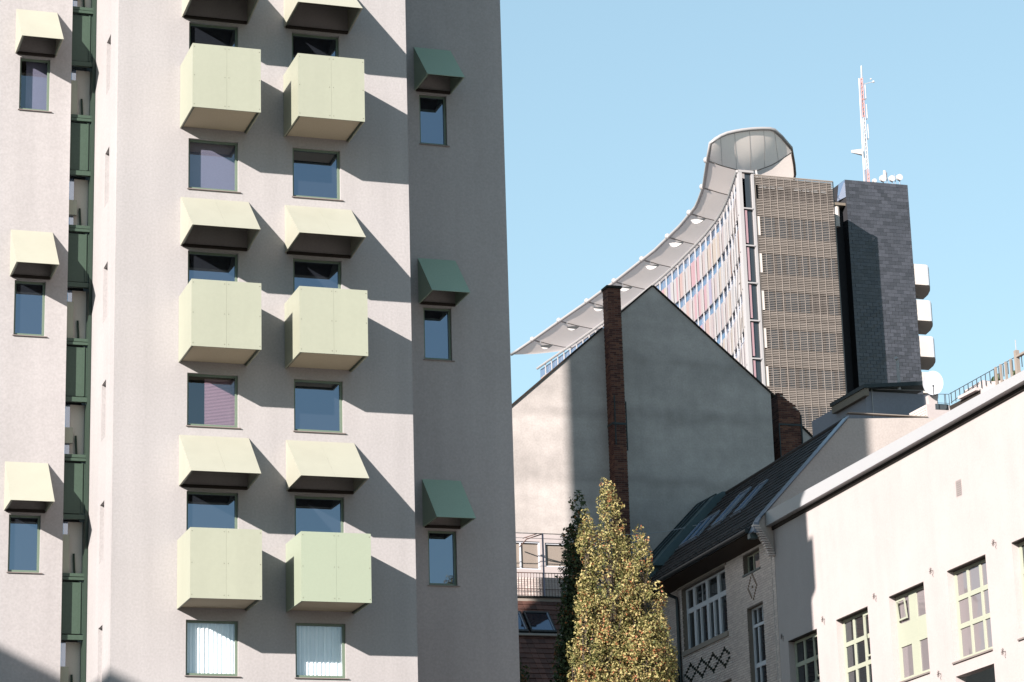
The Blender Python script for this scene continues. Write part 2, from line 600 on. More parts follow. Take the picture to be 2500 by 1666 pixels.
# wings
WL, WR = (8.32, 9.10), (19.08, 19.85)
for (a, b, win) in ((6.58, 9.65, WL), (18.40, 21.48, WR)):
    mb = MB()
    holes = [(win[0], win[1], 13.73 + PER * k, 15.17 + PER * k) for k in LV]
    wall_holes(mb, FW, a, b, 0, TOP - 1.5, holes, 0.14)
    mb.quad((a, 63.3, 0), (a, 69.5, 0), (a, 69.5, TOP - 1.5), (a, 63.3, TOP - 1.5))
    mb.quad((b, 63.3, 0), (b, 69.5, 0), (b, 69.5, TOP - 1.5), (b, 63.3, TOP - 1.5))
    mb.quad((a, 69.5, 0), (b, 69.5, 0), (b, 69.5, TOP - 1.5), (a, 69.5, TOP - 1.5))
    mb.quad((a, 63.3, TOP - 1.5), (b, 63.3, TOP - 1.5), (b, 69.5, TOP - 1.5), (a, 69.5, TOP - 1.5))
    part('wing', mb, 'render_grey', TW)


def tower_window(F, a, b, c, d, rec=0.10, pane='pane', content=None, sill=True, fw_=0.05):
    """recessed green frame with pane, sill and whatever hangs behind the glass"""
    m_ = MB()
    n0, n1 = -rec - 0.05, -rec + 0.02
    m_.fbox(F, a, a + fw_, c, d, n0, n1).fbox(F, b - fw_ * 1.15, b, c, d, n0, n1)
    m_.fbox(F, a + fw_, b - fw_ * 1.15, c, c + fw_ * 1.4, n0, n1).fbox(F, a + fw_, b - fw_ * 1.15, d - fw_, d, n0, n1)
    wo = part('window', m_, 'green', TW, loc=F((a + b) / 2, c, -rec))
    p = MB().quad(F(a + fw_, c + fw_, n0 + 0.02), F(b - fw_, c + fw_, n0 + 0.02), F(b - fw_, d - fw_, n0 + 0.02), F(a + fw_, d - fw_, n0 + 0.02))
    part('pane', p, pane, wo)
    if sill:
        part('sill', MB().fbox(F, a - 0.03, b + 0.06, c - 0.022, c - 0.004, -rec, 0.045), 'sill', wo)
    if content:
        mat, u0, u1, v0, v1 = content[:5]
        q = MB()
        if mat == 'curtain':
            n = 64
            for i in range(n):
                ua, ub = u0 + (u1 - u0) * i / n, u0 + (u1 - u0) * (i + 1) / n
                za = -0.24 + 0.014 * math.sin(i * 1.15) + 0.009 * math.sin(i * 2.9 + 1)
                zb = -0.24 + 0.014 * math.sin((i + 1) * 1.15) + 0.009 * math.sin((i + 1) * 2.9 + 1)
                q.quad(F(ua, v0, za), F(ub, v0, zb), F(ub, v1, zb), F(ua, v1, za))
            part('curtain', q, mat, wo)
        elif mat == 'blind_pink':
            z = v0
            while z < v1:
                q.fbox(F, u0, u1, z, z + 0.026, -0.27, -0.25)
                z += 0.036
            part('blind', q, mat, wo)
        else:
            q.quad(F(u0, v0, -0.28), F(u1, v0, -0.28), F(u1, v1, -0.28), F(u0, v1, -0.28))
            part('curtain', q, mat, wo)
    if pane == 'pane_clear':
        q = MB()
        q.quad(F(a - .1, c - .1, -0.9), F(b + .1, c - .1, -0.9), F(b + .1, d + .1, -0.9), F(a - .1, d + .1, -0.9))
        for (x0, x1) in ((a, a), (b, b)):
            q.quad(F(x0, c, -0.17), F(x0, c, -0.9), F(x0, d, -0.9), F(x0, d, -0.17))
        q.quad(F(a, d, -0.17), F(b, d, -0.17), F(b, d, -0.9), F(a, d, -0.9))
        q.quad(F(a, c, -0.17), F(b, c, -0.17), F(b, c, -0.9), F(a, c, -0.9))
        part('room', q, 'room', wo)
    return wo


def spans(c, z, h):
    return c[0] + .06, c[1] - .06, z + .06, z + h - .06


# lower windows of each pair
z0, z1, z2 = 10.77, 10.77 + PER, 10.77 + 2 * PER
tower_window(FR, *LEFTC, z0, z0 + 1.32, pane='pane_clear', content=('curtain', LEFTC[0] + .02, LEFTC[1] - .02, z0, z0 + 1.32))
tower_window(FR, *RIGHTC, z0, z0 + 1.32, pane='pane_clear', content=('curtain', RIGHTC[0] + .02, RIGHTC[1] - .02, z0, z0 + 1.32))
tower_window(FR, *LEFTC, z1, z1 + 1.32, pane='pane_clear', content=('blind_pink', LEFTC[0] + .48, LEFTC[1] - .02, z1, z1 + 1.25))
tower_window(FR, *RIGHTC, z1, z1 + 1.32)
tower_window(FR, *LEFTC, z2, z2 + 1.32, pane='pane_clear', content=('curtain_lilac', LEFTC[0], LEFTC[1], z2, z2 + 1.32))
tower_window(FR, *RIGHTC, z2, z2 + 1.32)
for k in LV:
    for c in (LEFTC, RIGHTC):
        tower_window(FR, c[0], c[1], 13.25 + PER * k, 15.20 + PER * k, sill=False)
tower_window(FW, *WL, 13.73, 15.17)
tower_window(FW, *WL, 13.73 + PER, 15.17 + PER)
tower_window(FW, *WL, 13.73 + 2 * PER, 15.17 + 2 * PER, pane='pane_clear', content=('curtain_lilac', 8.52, 9.10, 13.73 + 2 * PER, 15.17 + 2 * PER))
for k in LV:
    tower_window(FW, *WR, 13.73 + PER * k, 15.17 + PER * k)


def balcony(x0, x1, zb, cream='cream_metal'):
    """cream boxed balcony: two front panels, two side panels, inset soffit, rivets"""
    h, D, t = 1.66, 1.55, 0.035
    yf = 60 - D
    s_ = MB().box(x0 + 0.07, x1 - 0.07, yf + 0.07, 60.0, zb + 0.05, zb + 0.10)
    b = part('balcony', s_, 'soffit', TW, loc=((x0 + x1) / 2, 60, zb))
    xm = (x0 + x1) / 2
    for (a, c) in ((x0, xm - 0.0015), (xm + 0.0015, x1)):
        part('front_panel', MB().box(a, c, yf, yf + t, zb, zb + h), cream, b)
    part('side_panel', MB().box(x0, x0 + t, yf + t + 0.003, 59.995, zb, zb + h), cream, b)
    part('side_panel', MB().box(x1 - t, x1, yf + t + 0.003, 59.995, zb, zb + h), cream, b)
    f = MB().box(x0 + t + .003, x1 - t - .003, yf + t + .003, yf + t + .03, zb + .02, zb + .13)
    f.box(x1 - t - .035, x1 - t - .004, yf + t + .034, 59.99, zb + .02, zb + .13)
    f.box(x0 + t + .004, x0 + t + .035, yf + t + .034, 59.99, zb + .02, zb + .13)
    part('edge_frame', f, 'green_frame', b)
    r = MB()
    for z in (zb + 0.08, zb + h / 2, zb + h - 0.08):
        for x in (x0 + 0.04, xm - 0.05, xm + 0.05, x1 - 0.04):
            r.tube([(x, yf - 0.006, z), (x, yf + 0.002, z)], 0.011, 6)
    o = part('rivet', r, 'rivet', b, kind='stuff')
    return b


def awning(x0, x1, xf0, xf1, zb, h, D, yw, n_front=2):
    """wedge of sheet metal over a window, open below"""
    t = 0.03
    y1 = yw - D
    b_ = MB()
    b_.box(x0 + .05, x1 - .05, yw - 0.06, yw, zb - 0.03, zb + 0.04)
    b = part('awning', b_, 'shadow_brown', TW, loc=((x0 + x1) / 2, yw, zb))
    nrm = Vector((0, -h, D)).normalized() * t * -1.0
    for i in range(n_front):
        fa, fb = i / n_front, (i + 1) / n_front
        e = 0.001 if n_front > 1 else 0
        ta, tb = x0 + (x1 - x0) * fa + e, x0 + (x1 - x0) * fb - e
        ba, bb = xf0 + (xf1 - xf0) * fa + e, xf0 + (xf1 - xf0) * fb - e
        top = [(ta, yw, zb + h), (tb, yw, zb + h), (bb, y1, zb), (ba, y1, zb)]
        low = [(p[0], p[1] + 0.0, p[2] + 0.0) for p in top]
        low = [(p[0], p[1] + t * 0.9, p[2] - (t * 0.2 if q > 1 else t)) for q, p in enumerate(top)]
        low[2] = (bb, y1 + t, zb)
        low[3] = (ba, y1 + t, zb)
        m_ = MB().hexa([low[3], low[2], low[1], low[0], top[3], top[2], top[1], top[0]])
        part('front_panel', m_, 'cream_light', b)
    for (xt, xf, sgn) in ((x0, xf0, 1), (x1, xf1, -1)):
        pts = [(xt, yw, zb + h - .01), (xf, y1 + .03, zb + .002), (xt, yw, zb)]
        part('side_panel', MB().prism(pts, (sgn * t, 0, 0)), 'cream_light', b)
        e_ = MB().hexa([(xf + sgn * (t + .003), y1 + .06, zb + .01), (xf + sgn * (t + .03), y1 + .06, zb + .01), (xt + sgn * (t + .03), yw - .1, zb + .01), (xt + sgn * (t + .003), yw - .1, zb + .01),
                        (xf + sgn * (t + .003), y1 + .06, zb + .03), (xf + sgn * (t + .03), y1 + .06, zb + .03), (xt + sgn * (t + .03), yw - .1, zb + .03), (xt + sgn * (t + .003), yw - .1, zb + .03)])
        part('edge_frame', e_, 'green', b)
    # brown lining painted near black to deepen the shade under the sheet
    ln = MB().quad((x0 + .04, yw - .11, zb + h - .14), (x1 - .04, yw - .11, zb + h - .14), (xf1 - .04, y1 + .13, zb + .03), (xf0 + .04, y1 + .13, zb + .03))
    part('shade_lining', ln, 'shadow_brown', b)
    return b


bl_ = balcony(11.86, 13.56, 12.33)
br_ = balcony(14.50, 16.20, 12.33 + PER)
for k in (1, 2):
    copy_part(bl_, (0, 0, PER * k), TW)
copy_part(br_, (0, 0, PER), TW)
balcony(14.50, 16.20, 12.33, 'cream_green')['label'] = 'balcony box of a fresher, greener cream than the rest'
aw = [awning(11.89, 13.60, 11.85, 13.52, 15.31, 1.26, 1.68, 60.0), awning(14.52, 16.24, 14.48, 16.15, 15.31, 1.26, 1.68, 60.0)]
aw += [awning(8.19, 9.25, 8.19, 9.25, 15.26, 1.24, 1.25, 63.3, 1), awning(18.95, 20.0, 18.95, 20.0, 15.26, 1.26, 1.25, 63.3, 1)]
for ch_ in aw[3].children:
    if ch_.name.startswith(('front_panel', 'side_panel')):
        ch_.data.materials[0] = MT['cream_shaded']
for b in aw:
    for k in (1, 2):
        copy_part(b, (0, 0, PER * k), TW)

# glazed slot between left wing and main block
for k in range(-1, 6):
    zb = 12.12 + 3.02 * k
    sp = part('spandrel', MB().box(9.0, 10.21, 63.52, 63.56, zb + .16, zb + 1.45), 'green_dark', TW, loc=(9.9, 63.5, zb))
    r = MB().box(9.0, 10.22, 63.44, 63.55, zb, zb + .12).box(9.0, 10.22, 63.44, 63.55, zb + 1.49, zb + 1.56).box(9.0, 10.22, 63.46, 63.56, zb + 1.58, zb + 1.66)
    r.box(10.12, 10.15, 63.49, 63.519, zb + .16, zb + 1.45)
    part('rail', r, 'green_dark', sp)
    part('jamb', MB().box(10.215, 10.292, 63.40, 64.3, zb, zb + 3.02), 'green_frame', sp)
    # opening: back wall of the landing, a strip of glass and a parapet block
    part('landing', MB().box(9.0, 10.21, 63.80, 63.84, zb + 1.66, zb + 3.02), 'landing', sp)
    part('pane', MB().quad((9.0, 63.72, zb + 1.68), (9.835, 63.72, zb + 1.68), (9.835, 63.72, zb + 3.0), (9.0, 63.72, zb + 3.0)), 'blue_glass', sp)
    part('parapet_block', MB().box(9.0, 9.90, 63.60, 63.70, zb + 1.98, zb + 2.38) if k % 2 else MB().box(9.0, 9.86, 63.60, 63.70, zb + 1.66, zb + 2.66), 'cream_metal', sp)
    part('lamp_bracket', MB().tube([(10.02, 63.72, zb + 1.66), (10.0, 63.72, zb + 2.0), (9.99, 63.72, zb + 2.2)], 0.03, 6), 'green_frame', sp)

# neighbour outside the picture on the left whose roof edge shades the foot of the tower
nb = MB()
P1 = Vector((8.18, 63.3, 11.9))
e0 = P1 - Vector((2.05, 1.55, -1.0)) * 12
ed = Vector((0.0, 1.0, 0.0))
nb.box(e0.x - 18, e0.x, e0.y - 16, e0.y + 2.5, 0, e0.z)
NB = part('neighbour_house', nb, 'buff_wall', None, loc=(e0.x - 9, e0.y, 0))
tag(NB, 'plain block of flats outside the picture on the left', 'building')

# ------------------------------------------------------------------ gable house
GH = thing('gable_house', (34, 92, 0), 'grey rendered windowless gable wall with a brick chimney strip, behind the golden tree', 'building')
GY = 89.0
prof = [(22.0, 0), (40.79, 0), (40.79, 26.59), (36.07, 30.60), (22.0, 18.4)]
part('wall', MB().prism([(x, GY, z) for x, z in prof], (0, 0.45, 0)), 'gable', GH)
part('roof', MB().prism([(x + (0.0 if x > 36.1 else 0.0), GY + .46, z - .9 if z else 0) for x, z in prof], (0, 13.5, 0)), 'tile_dark', GH)
cop = MB()


def rake(x0, z0_, x1, z1_, t, y0, y1, up_=0.0):
    d = Vector((x1 - x0, 0, z1_ - z0_)).normalized()
    n = Vector((-d.z, 0, d.x))
    if n.z < 0:
        n = -n
    a, b = Vector((x0, 0, z0_)) + n * up_, Vector((x1, 0, z1_)) + n * up_
    return [(a.x, y0, a.z), (b.x, y0, b.z), (b.x, y1, b.z), (a.x, y1, a.z)], n * t


for seg in ((22.0, 18.4, 33.95, 28.77), (34.72, 29.43, 36.07, 30.60)):
    b4, nn = rake(*seg, 0.06, GY - 0.05, GY + 0.5, 0.003)
    cop.hexa(b4 + [(p[0] + nn.x, p[1], p[2] + nn.z) for p in b4])
part('roof_edge', cop, 'shadow_brown', GH)
b4, nn = rake(36.07, 30.60, 40.95, 26.45, 0.06, GY - 0.05, GY + 0.5, 0.003)
part('roof_edge', MB().hexa(b4 + [(p[0] + nn.x, p[1], p[2] + nn.z) for p in b4]), 'shadow_brown', GH)


def brick_box(parent, x0, x1, y0, y1, zt, zb, cut=None, single=300, mort='mortar', mat='brick_red'):
    """brick faces on the front (y0) and left (x0) of a pier: each brick proud of the mortar"""
    L_, H_, J_ = 0.24, 0.062, 0.012
    me = MB().box(-L_ / 2, L_ / 2, -0.012, 0.05, -H_ / 2, H_ / 2).mesh('brick', MT[mat])
    hd = MB().box(-0.057, 0.057, -0.012, 0.05, -H_ / 2, H_ / 2).mesh('brick', MT[mat])
    rest = MB()
    n = 0
    row = 0
    z = zt - H_ / 2 - 0.01
    W = x1 - x0
    while z > zb:
        # front face: stretchers / headers alternating
        x = x0
        hdr = (row % 2 == 1)
        first = True
        while x < x1 - 0.04:
            ln = 0.114 if (hdr and first) else L_
            first = False
            e = min(x + ln, x1 - 0.003)
            top = cut(0.5 * (x + e)) if cut else 1e9
            if z + H_ / 2 < top:
                c = ((x + e) / 2, y0, z)
                if n < single and abs((e - x) - L_) < 0.01:
                    link('brick', me, parent, c)
                    n += 1
                elif n < single and abs((e - x) - 0.114) < 0.01:
                    link('brick', hd, parent, c)
                    n += 1
                else:
                    rest.box(x, e, y0 - 0.012, y0 + 0.02, z - H_ / 2, z + H_ / 2)
            x = e + J_
        # left side
        y = y0
        while y < y1 - 0.05:
            ln = 0.114 if not hdr and y == y0 else L_
            e = min(y + ln, y1)
            if (not cut) or z + H_ / 2 < cut(x0 + 0.05):
                rest.box(x0 - 0.012, x0 + 0.02, y + 0.002, e, z - H_ / 2, z + H_ / 2)
            y = e + J_
        z -= H_ + J_
        row += 1
    if rest.v:
        part('brick', rest, mat, parent, kind='stuff')


ch = part('chimney', MB().box(34.00, 34.52, 88.45, 88.995, 14.0, 30.24), 'mortar', GH, loc=(34.26, 88.7, 24))
brick_box(ch, 34.00, 34.52, 88.45, 88.99, 30.24, 14.0)
part('cap', MB().box(33.95, 34.57, 88.40, 89.02, 30.25, 30.34), 'shadow_brown', ch)
c_ = MB()
for z in (24.9,):
    c_.box(33.97, 34.545, 88.42, 88.434, z - .02, z + .06).box(33.965, 33.984, 88.42, 88.98, z - .02, z + .06)
c_.box(34.06, 34.10, 88.40, 88.432, 24.1, 26.0).box(34.536, 34.565, 88.44, 88.98, 23.9, 25.8)
part('clamp', c_, 'gutter', ch)
ch2 = part('chimney', MB().prism([(41.26, 89.4, 20), (42.19, 89.4, 20), (42.19, 89.4, 26.02), (41.34, 89.4, 26.75), (41.26, 89.4, 26.75)], (0, 0.9, 0)), 'mortar', GH, loc=(41.5, 89.5, 24),
           label='short wide brick chimney with a slanting top at the right eaves')
brick_box(ch2, 41.26, 42.19, 89.4, 90.3, 26.75, 21.5, cut=lambda x: 26.78 - max(0, x - 41.34) * 0.88)
part('clamp', MB().box(41.23, 42.22, 89.36, 89.384, 25.45, 25.52).box(41.23, 41.27, 89.355, 89.385, 23.4, 25.45).box(42.17, 42.22, 89.355, 89.385, 23.4, 25.9), 'gutter', ch2)
part('side_wall', MB().prism([(42.20, 89.6, 18), (43.7, 89.6, 18), (43.7, 89.6, 24.15), (42.20, 89.6, 25.55)], (0, 3, 0)), 'gable', GH)
b4, nn = rake(42.20, 25.55, 43.7, 24.15, 0.07, 89.55, 92.6, 0.003)
part('roof_edge', MB().hexa(b4 + [(p[0] + nn.x, p[1], p[2] + nn.z) for p in b4]), 'shadow_brown', GH)
part('vent_pipe', MB().tube([(42.95, 89.3, 23.8), (42.95, 89.3, 24.95)], 0.08, 10), 'zinc', GH)

# lower annex in front of the gable with terrace, blind windows, railing and tiled roof
AX = thing('terrace_annex', (29.5, 87.5, 0), 'low annex with roof terrace and tiled roof, between the tower and dark tree', 'building')
FA = flatF(88.7)
mb = MB()
wall_holes(mb, FA, 24.0, 33.4, 17.95, 20.62, [(28.6, 31.02, 19.30, 20.34), (31.22, 33.0, 19.42, 20.31)], 0.12)
mb.quad((24, 88.7, 20.62), (33.4, 88.7, 20.62), (33.4, 88.99, 20.62), (24, 88.99, 20.62))
part('wall', mb, 'white_wall', AX)
for a, b, c, d in ((28.6, 31.02, 19.30, 20.34), (31.22, 33.0, 19.42, 20.31)):
    f = MB().fbox(FA, a, a + .05, c, d, -.1, -.04).fbox(FA, b - .05, b, c, d, -.1, -.04).fbox(FA, a + .05, b - .05, d - .05, d, -.1, -.04).fbox(FA, a + .05, b - .05, c, c + .04, -.1, -.04)
    if a < 30:
        f.fbox(FA, 30.25, 30.30, c + .04, d - .05, -.1, -.045).fbox(FA, 29.2, 29.25, c + .04, d - .05, -.1, -.045)
    w_ = part('window', f, 'frame_white', AX)
    part('blind', MB().quad(FA(a, c, -.11), FA(b, c, -.11), FA(b, d, -.11), FA(a, d, -.11)), 'terrace_glass', w_)
part('parapet', MB().box(24, 33.6, 87.62, 87.8, 17.2, 18.80), 'white_wall', AX)
pb = MB()
z = 18.0
row = 0
while z < 18.75:
    x = 28.0 - (row % 2) * 0.13
    while x < 33.2:
        pb.box(x, x + 0.25, 87.605, 87.63, z, z + 0.066)
        x += 0.262
    z += 0.078
    row += 1
part('brick', pb, 'brick_white', AX, kind='stuff')
rl = MB().tube([(24, 87.5, 18.90), (33.5, 87.5, 18.95)], 0.018, 6).tube([(24, 87.5, 18.34), (33.5, 87.5, 18.34)], 0.012, 6).tube([(24, 87.5, 18.0), (33.5, 87.5, 18.0)], 0.012, 6)
part('railing', rl, 'rail_rust', AX)
bar = MB().box(-.007, .007, -.007, .007, 0, 0.93).mesh('railing_bar', MT['rail_rust'])
for i in range(48):
    link('railing_bar', bar, AX, (27.8 + i * 0.115, 87.5, 18.0))
part('pole', MB().tube([(30.72, 87.5, 17.9), (30.72, 87.5, 20.40)], 0.035, 8), 'pole_blue', AX)
part('awning_arm', MB().tube([(26, 87.5, 20.37), (33.3, 87.5, 20.40)], 0.015, 6).tube([(26, 87.5, 20.22), (33.3, 87.5, 20.2)], 0.009, 6), 'rail', AX)
part('awning_arm', MB().tube([(30.72, 87.48, 20.38), (30.24, 87.9, 20.25), (30.2, 88.6, 20.1)], 0.022, 6).tube([(30.5, 87.5, 20.38), (30.13, 88.0, 20.3)], 0.018, 6), 'rail_rust', AX)


def tiled(name, P, U, Vd, Nn, nu, nv, pu, pv, mat, parent, skip=None, rise=0.028):
    """rows of overlapping tiles: P origin at eave, U along eave, Vd up the slope, Nn outward normal"""
    P, U, Vd, Nn = Vector(P), Vector(U).normalized(), Vector(Vd).normalized(), Vector(Nn).normalized()
    m_ = MB()
    for j in range(nv):
        for i in range(nu):
            if skip and skip(i * pu, j * pv):
                continue
            j1, j2 = random.uniform(-.004, .006), random.uniform(-.003, .003)
            a = P + U * (i * pu + .004) + Vd * (j * pv) + Nn * (rise + j1)
            b = P + U * ((i + 1) * pu - .004) + Vd * (j * pv) + Nn * (rise + j1 + j2)
            c = b + Vd * (pv + .03) - Nn * rise
            d = a + Vd * (pv + .03) - Nn * rise
            lo = Nn * -0.03
            m_.hexa([a + lo, b + lo, c + lo, d + lo, a, b, c, d])
    m_.v = [tuple(v) for v in m_.v]
    return part(name, m_, mat, parent, kind='stuff')


sd = Vector((0, .7071, .7071))
sn = Vector((0, -.7071, .7071))
ro = part('roof', MB().prism([(24, 87.42, 17.90), (24, 82.4, 12.88), (24, 82.4, 12.0), (24, 88.6, 12.0), (24, 88.6, 17.90)], (10.3, 0, 0)), 'tile_dark', AX)
tiled('roof_tile', (27.2, 82.4, 12.9), (1, 0, 0), sd, sn, 30, 24, 0.235, 0.295, 'tile_red', AX)
part('flashing', MB().box(24, 34.2, 87.36, 87.6, 17.86, 18.0), 'stone', AX)
part('flashing', MB().box(24, 34.2, 87.30, 87.64, 18.0, 18.06), 'dark', AX)


def on_roof(x, s, h):
    p = Vector((x, 87.4, 17.95)) - sd * s + sn * h
    return tuple(p)


for x0_, x1_ in ((29.66, 30.50), (28.7, 29.44)):
    m_ = MB()
    for a, b, s0, s1 in ((x0_ - .06, x0_, .92, 2.15), (x1_, x1_ + .06, .92, 2.15), (x0_, x1_, .92, 1.0), (x0_, x1_, 2.05, 2.15)):
        m_.hexa([on_roof(a, s1, .0), on_roof(b, s1, .0), on_roof(b, s0, .0), on_roof(a, s0, .0), on_roof(a, s1, .12), on_roof(b, s1, .12), on_roof(b, s0, .12), on_roof(a, s0, .12)])
    sk = part('skylight', m_, 'gutter', AX)
    part('pane', MB().quad(on_roof(x0_, 2.05, .09), on_roof(x1_, 2.05, .09), on_roof(x1_, 1.0, .09), on_roof(x0_, 1.0, .09)), 'pane', sk)
    part('edge_trim', MB().hexa([on_roof(x1_ - .035, 2.05, .092), on_roof(x1_ - .003, 2.05, .092), on_roof(x1_ - .003, 1.0, .092), on_roof(x1_ - .035, 1.0, .092),
                                 on_roof(x1_ - .035, 2.05, .13), on_roof(x1_ - .003, 2.05, .13), on_roof(x1_ - .003, 1.0, .13), on_roof(x1_ - .035, 1.0, .13)]), 'zinc', sk)
part('flashing', MB().hexa([on_roof(28.2, 2.32, .03), on_roof(30.8, 2.32, .03), on_roof(30.8, 2.2, .03), on_roof(28.2, 2.2, .03), on_roof(28.2, 2.32, .07), on_roof(30.8, 2.32, .07), on_roof(30.8, 2.2, .07), on_roof(28.2, 2.2, .07)]), 'stone', AX)
part('vent_pipe', MB().tube([on_roof(31.05, .95, 0), tuple(Vector(on_roof(31.05, .95, 0)) + Vector((0, 0, .22)))], 0.03, 8), 'zinc', AX)

# ------------------------------------------------------------------ pale brick house
BH = thing('brick_house', (35, 81, 0), 'pale glazed brick house with a dark tiled roof and skylights, right of the golden tree', 'building')
BY0, BY1 = 75.3, 88.98
bw = (79.85, 84.34, 15.66, 17.86)
w2 = (76.60, 78.13, 17.22, 17.85)
w3 = (76.53, 78.00, 12.2, 16.06)
w4 = (79.75, 82.5, 11.5, 14.03)
mb = MB()
holes = [bw, w2, w3, w4]
wall_holes(mb, fac, BY0, BY1, 0, 18.1, holes, 0.22)
part('wall', mb, 'mortar', BH)
body = MB()
sx = 30.63 + 0.049 * 75.3
# stuccoed gable end over the white house, with its upper flat part
gp = [(sx + .0, 0), (sx + .0, 17.4), (33.72, 18.20), (33.93, 18.55), (35.35, 20.05), (37.26, 22.04), (40.2, 22.22), (41.3, 22.2), (46, 22.2), (46, 0)]
body.prism([(x, 75.30, z) for x, z in gp], (0, 0.30, 0))
part('gable_wall', body, 'buff_wall', BH)
vg = MB()
for (a, b) in (((33.62, 18.08), (33.90, 18.58)), ((33.90, 18.58), (35.35, 20.09)), ((35.35, 20.09), (37.26, 22.09))):
    b4, nn = rake(a[0], a[1], b[0], b[1], 0.035, 75.20, 75.65, 0.004)
    vg.hexa(b4 + [(p[0] + nn.x, p[1], p[2] + nn.z) for p in b4])
vg.box(33.62, 33.80, 75.205, 75.27, 18.06, 18.4)
part('verge', vg, 'zinc', BH)
part('verge', MB().box(37.26, 40.19, 75.27, 75.5, 22.23, 22.26), 'stone', BH)
# corbels at the eaves corner
mec = MB().box(-.11, .11, -.03, .12, -.026, .026).mesh('corbel_brick', MT['brick_white'])
for i in range(13):
    f_ = i / 12
    link('corbel_brick', mec, BH, (34.20 - 0.50 * f_ ** 1.25, 75.22, 17.35 + i * 0.078))
# roof
RU = Vector((.049, 1, 0)).normalized()
RV = Vector((3.65, 0, 3.8)).normalized()
RN = RU.cross(RV)
if RN.z < 0:
    RN = -RN
RP = Vector((33.65, 75.62, 18.26))


def onr(u, v, n):
    return tuple(RP + RU * u + RV * v + RN * n)


part('roof', MB().hexa([onr(0, 0, -.2), onr(11.4, 0, -.2), onr(11.4, 5.27, -.2), onr(0, 5.27, -.2), onr(0, 0, -.002), onr(11.4, 0, -.002), onr(11.4, 5.27, -.002), onr(0, 5.27, -.002)]), 'tile_dark', BH)
sk_spots = [(10.6, 2.25, 0.85, 1.35), (9.55, 2.25, 0.85, 1.35), (7.25, 2.35, 0.95, 1.75), (5.0, 2.3, 0.7, 1.5)]


def in_sky(u, v):
    return any(a - b_w / 2 - .12 < u + .1 < a + b_w / 2 + .12 and v0 - .25 < v < v0 + L_ for a, v0, b_w, L_ in sk_spots)


tiled('roof_tile', RP, RU, RV, RN, 48, 18, 0.2375, 0.292, 'tile_dark', BH)
part('ridge', MB().tube([onr(0, 5.3, .02), onr(11.4, 5.3, .02)], 0.07, 8), 'tile_dark', BH)
for a, v0, b_w, L_ in sk_spots:
    m_ = MB()

    def rb(u0, u1, v0_, v1_, n0, n1, m=m_):
        m.hexa([onr(u0, v0_, n0), onr(u1, v0_, n0), onr(u1, v1_, n0), onr(u0, v1_, n0), onr(u0, v0_, n1), onr(u1, v0_, n1), onr(u1, v1_, n1), onr(u0, v1_, n1)])
    u0, u1 = a - b_w / 2, a + b_w / 2
    rb(u0 - .08, u0, v0, v0 + L_, .02, .085)
    rb(u1, u1 + .08, v0, v0 + L_, .02, .085)
    rb(u0, u1, v0 + L_ - .08, v0 + L_, .02, .08)
    rb(u0, u1, v0, v0 + .08, .02, .08)
    sk = part('skylight', m_, 'zinc', BH)
    part('pane', MB().quad(onr(u0, v0 + .08, .055), onr(u1, v0 + .08, .055), onr(u1, v0 + L_ - .08, .055), onr(u0, v0 + L_ - .08, .055)), 'pane', sk)
    m2 = MB()
    rb(u0 - .15, u1 + .15, v0 - .16, v0 - .12, .03, .07, m2)
    part('flashing', m2, 'zinc', sk)
# teal sheet-metal strip between the roof and the gable wall behind
st = MB()
s_ = [(34.6, 19.05), (35.45, 20.0), (37.45, 22.02), (37.75, 22.18), (38.6, 22.25), (38.6, 18.6), (34.6, 18.6)]
st.prism([(x, 87.15, z) for x, z in s_], (0, 1.83, 0))
st.box(34.4, 35.6, 86.9, 88.9, 19.25, 19.33)
ts = part('sheet_roof', st, 'zinc_teal', BH)
sm = MB()
for k, yy in enumerate((87.7, 88.3, 88.9)):
    for (a, b) in zip(s_[:4], s_[1:4]):
        b4, nn = rake(a[0], a[1], b[0], b[1], 0.05, yy - .02, yy + .02, 0.002)
        sm.hexa(b4 + [(p[0] + nn.x, p[1], p[2] + nn.z) for p in b4])
part('seam', sm, 'gutter', ts)
# eaves: soffit, gutter, snow rail, downpipe
part('eaves', MB().prism([(33.62, 75.6, 18.20), (33.62, 75.6, 18.10), (34.45, 75.6, 17.93), (34.45, 75.6, 18.6)], (0.56, 11.4, 0)), 'soffit_dark', BH)
gt = MB().tube([(33.55, 75.62, 18.20), (34.11, 87.0, 18.20)], 0.085, 10)
part('gutter', gt, 'gutter', BH)
sr = MB()
for h in (.10, .20):
    sr.tube([onr(0.2, .22, h), onr(11.3, .22, h)], 0.012, 6)
for i in range(16):
    sr.tube([onr(.3 + i * .72, .24, 0), onr(.3 + i * .72, .22, .21)], 0.010, 4)
part('snow_rail', sr, 'gutter', BH)
dpn = MB().tube([(33.98, 84.95, 18.12), (34.0, 84.9, 17.98), (34.35, 84.72, 17.78), fac(84.62, 17.62, .10), fac(84.62, 17.3, .09), fac(84.62, 10, .09)], 0.062, 10)
part('downpipe', dpn, 'gutter', BH)
part('hopper', MB().box(33.60, 33.86, 75.50, 75.72, 17.93, 18.1), 'zinc_teal', BH)

# bricks of the street facade
PU, PZ = 0.262, 0.0815


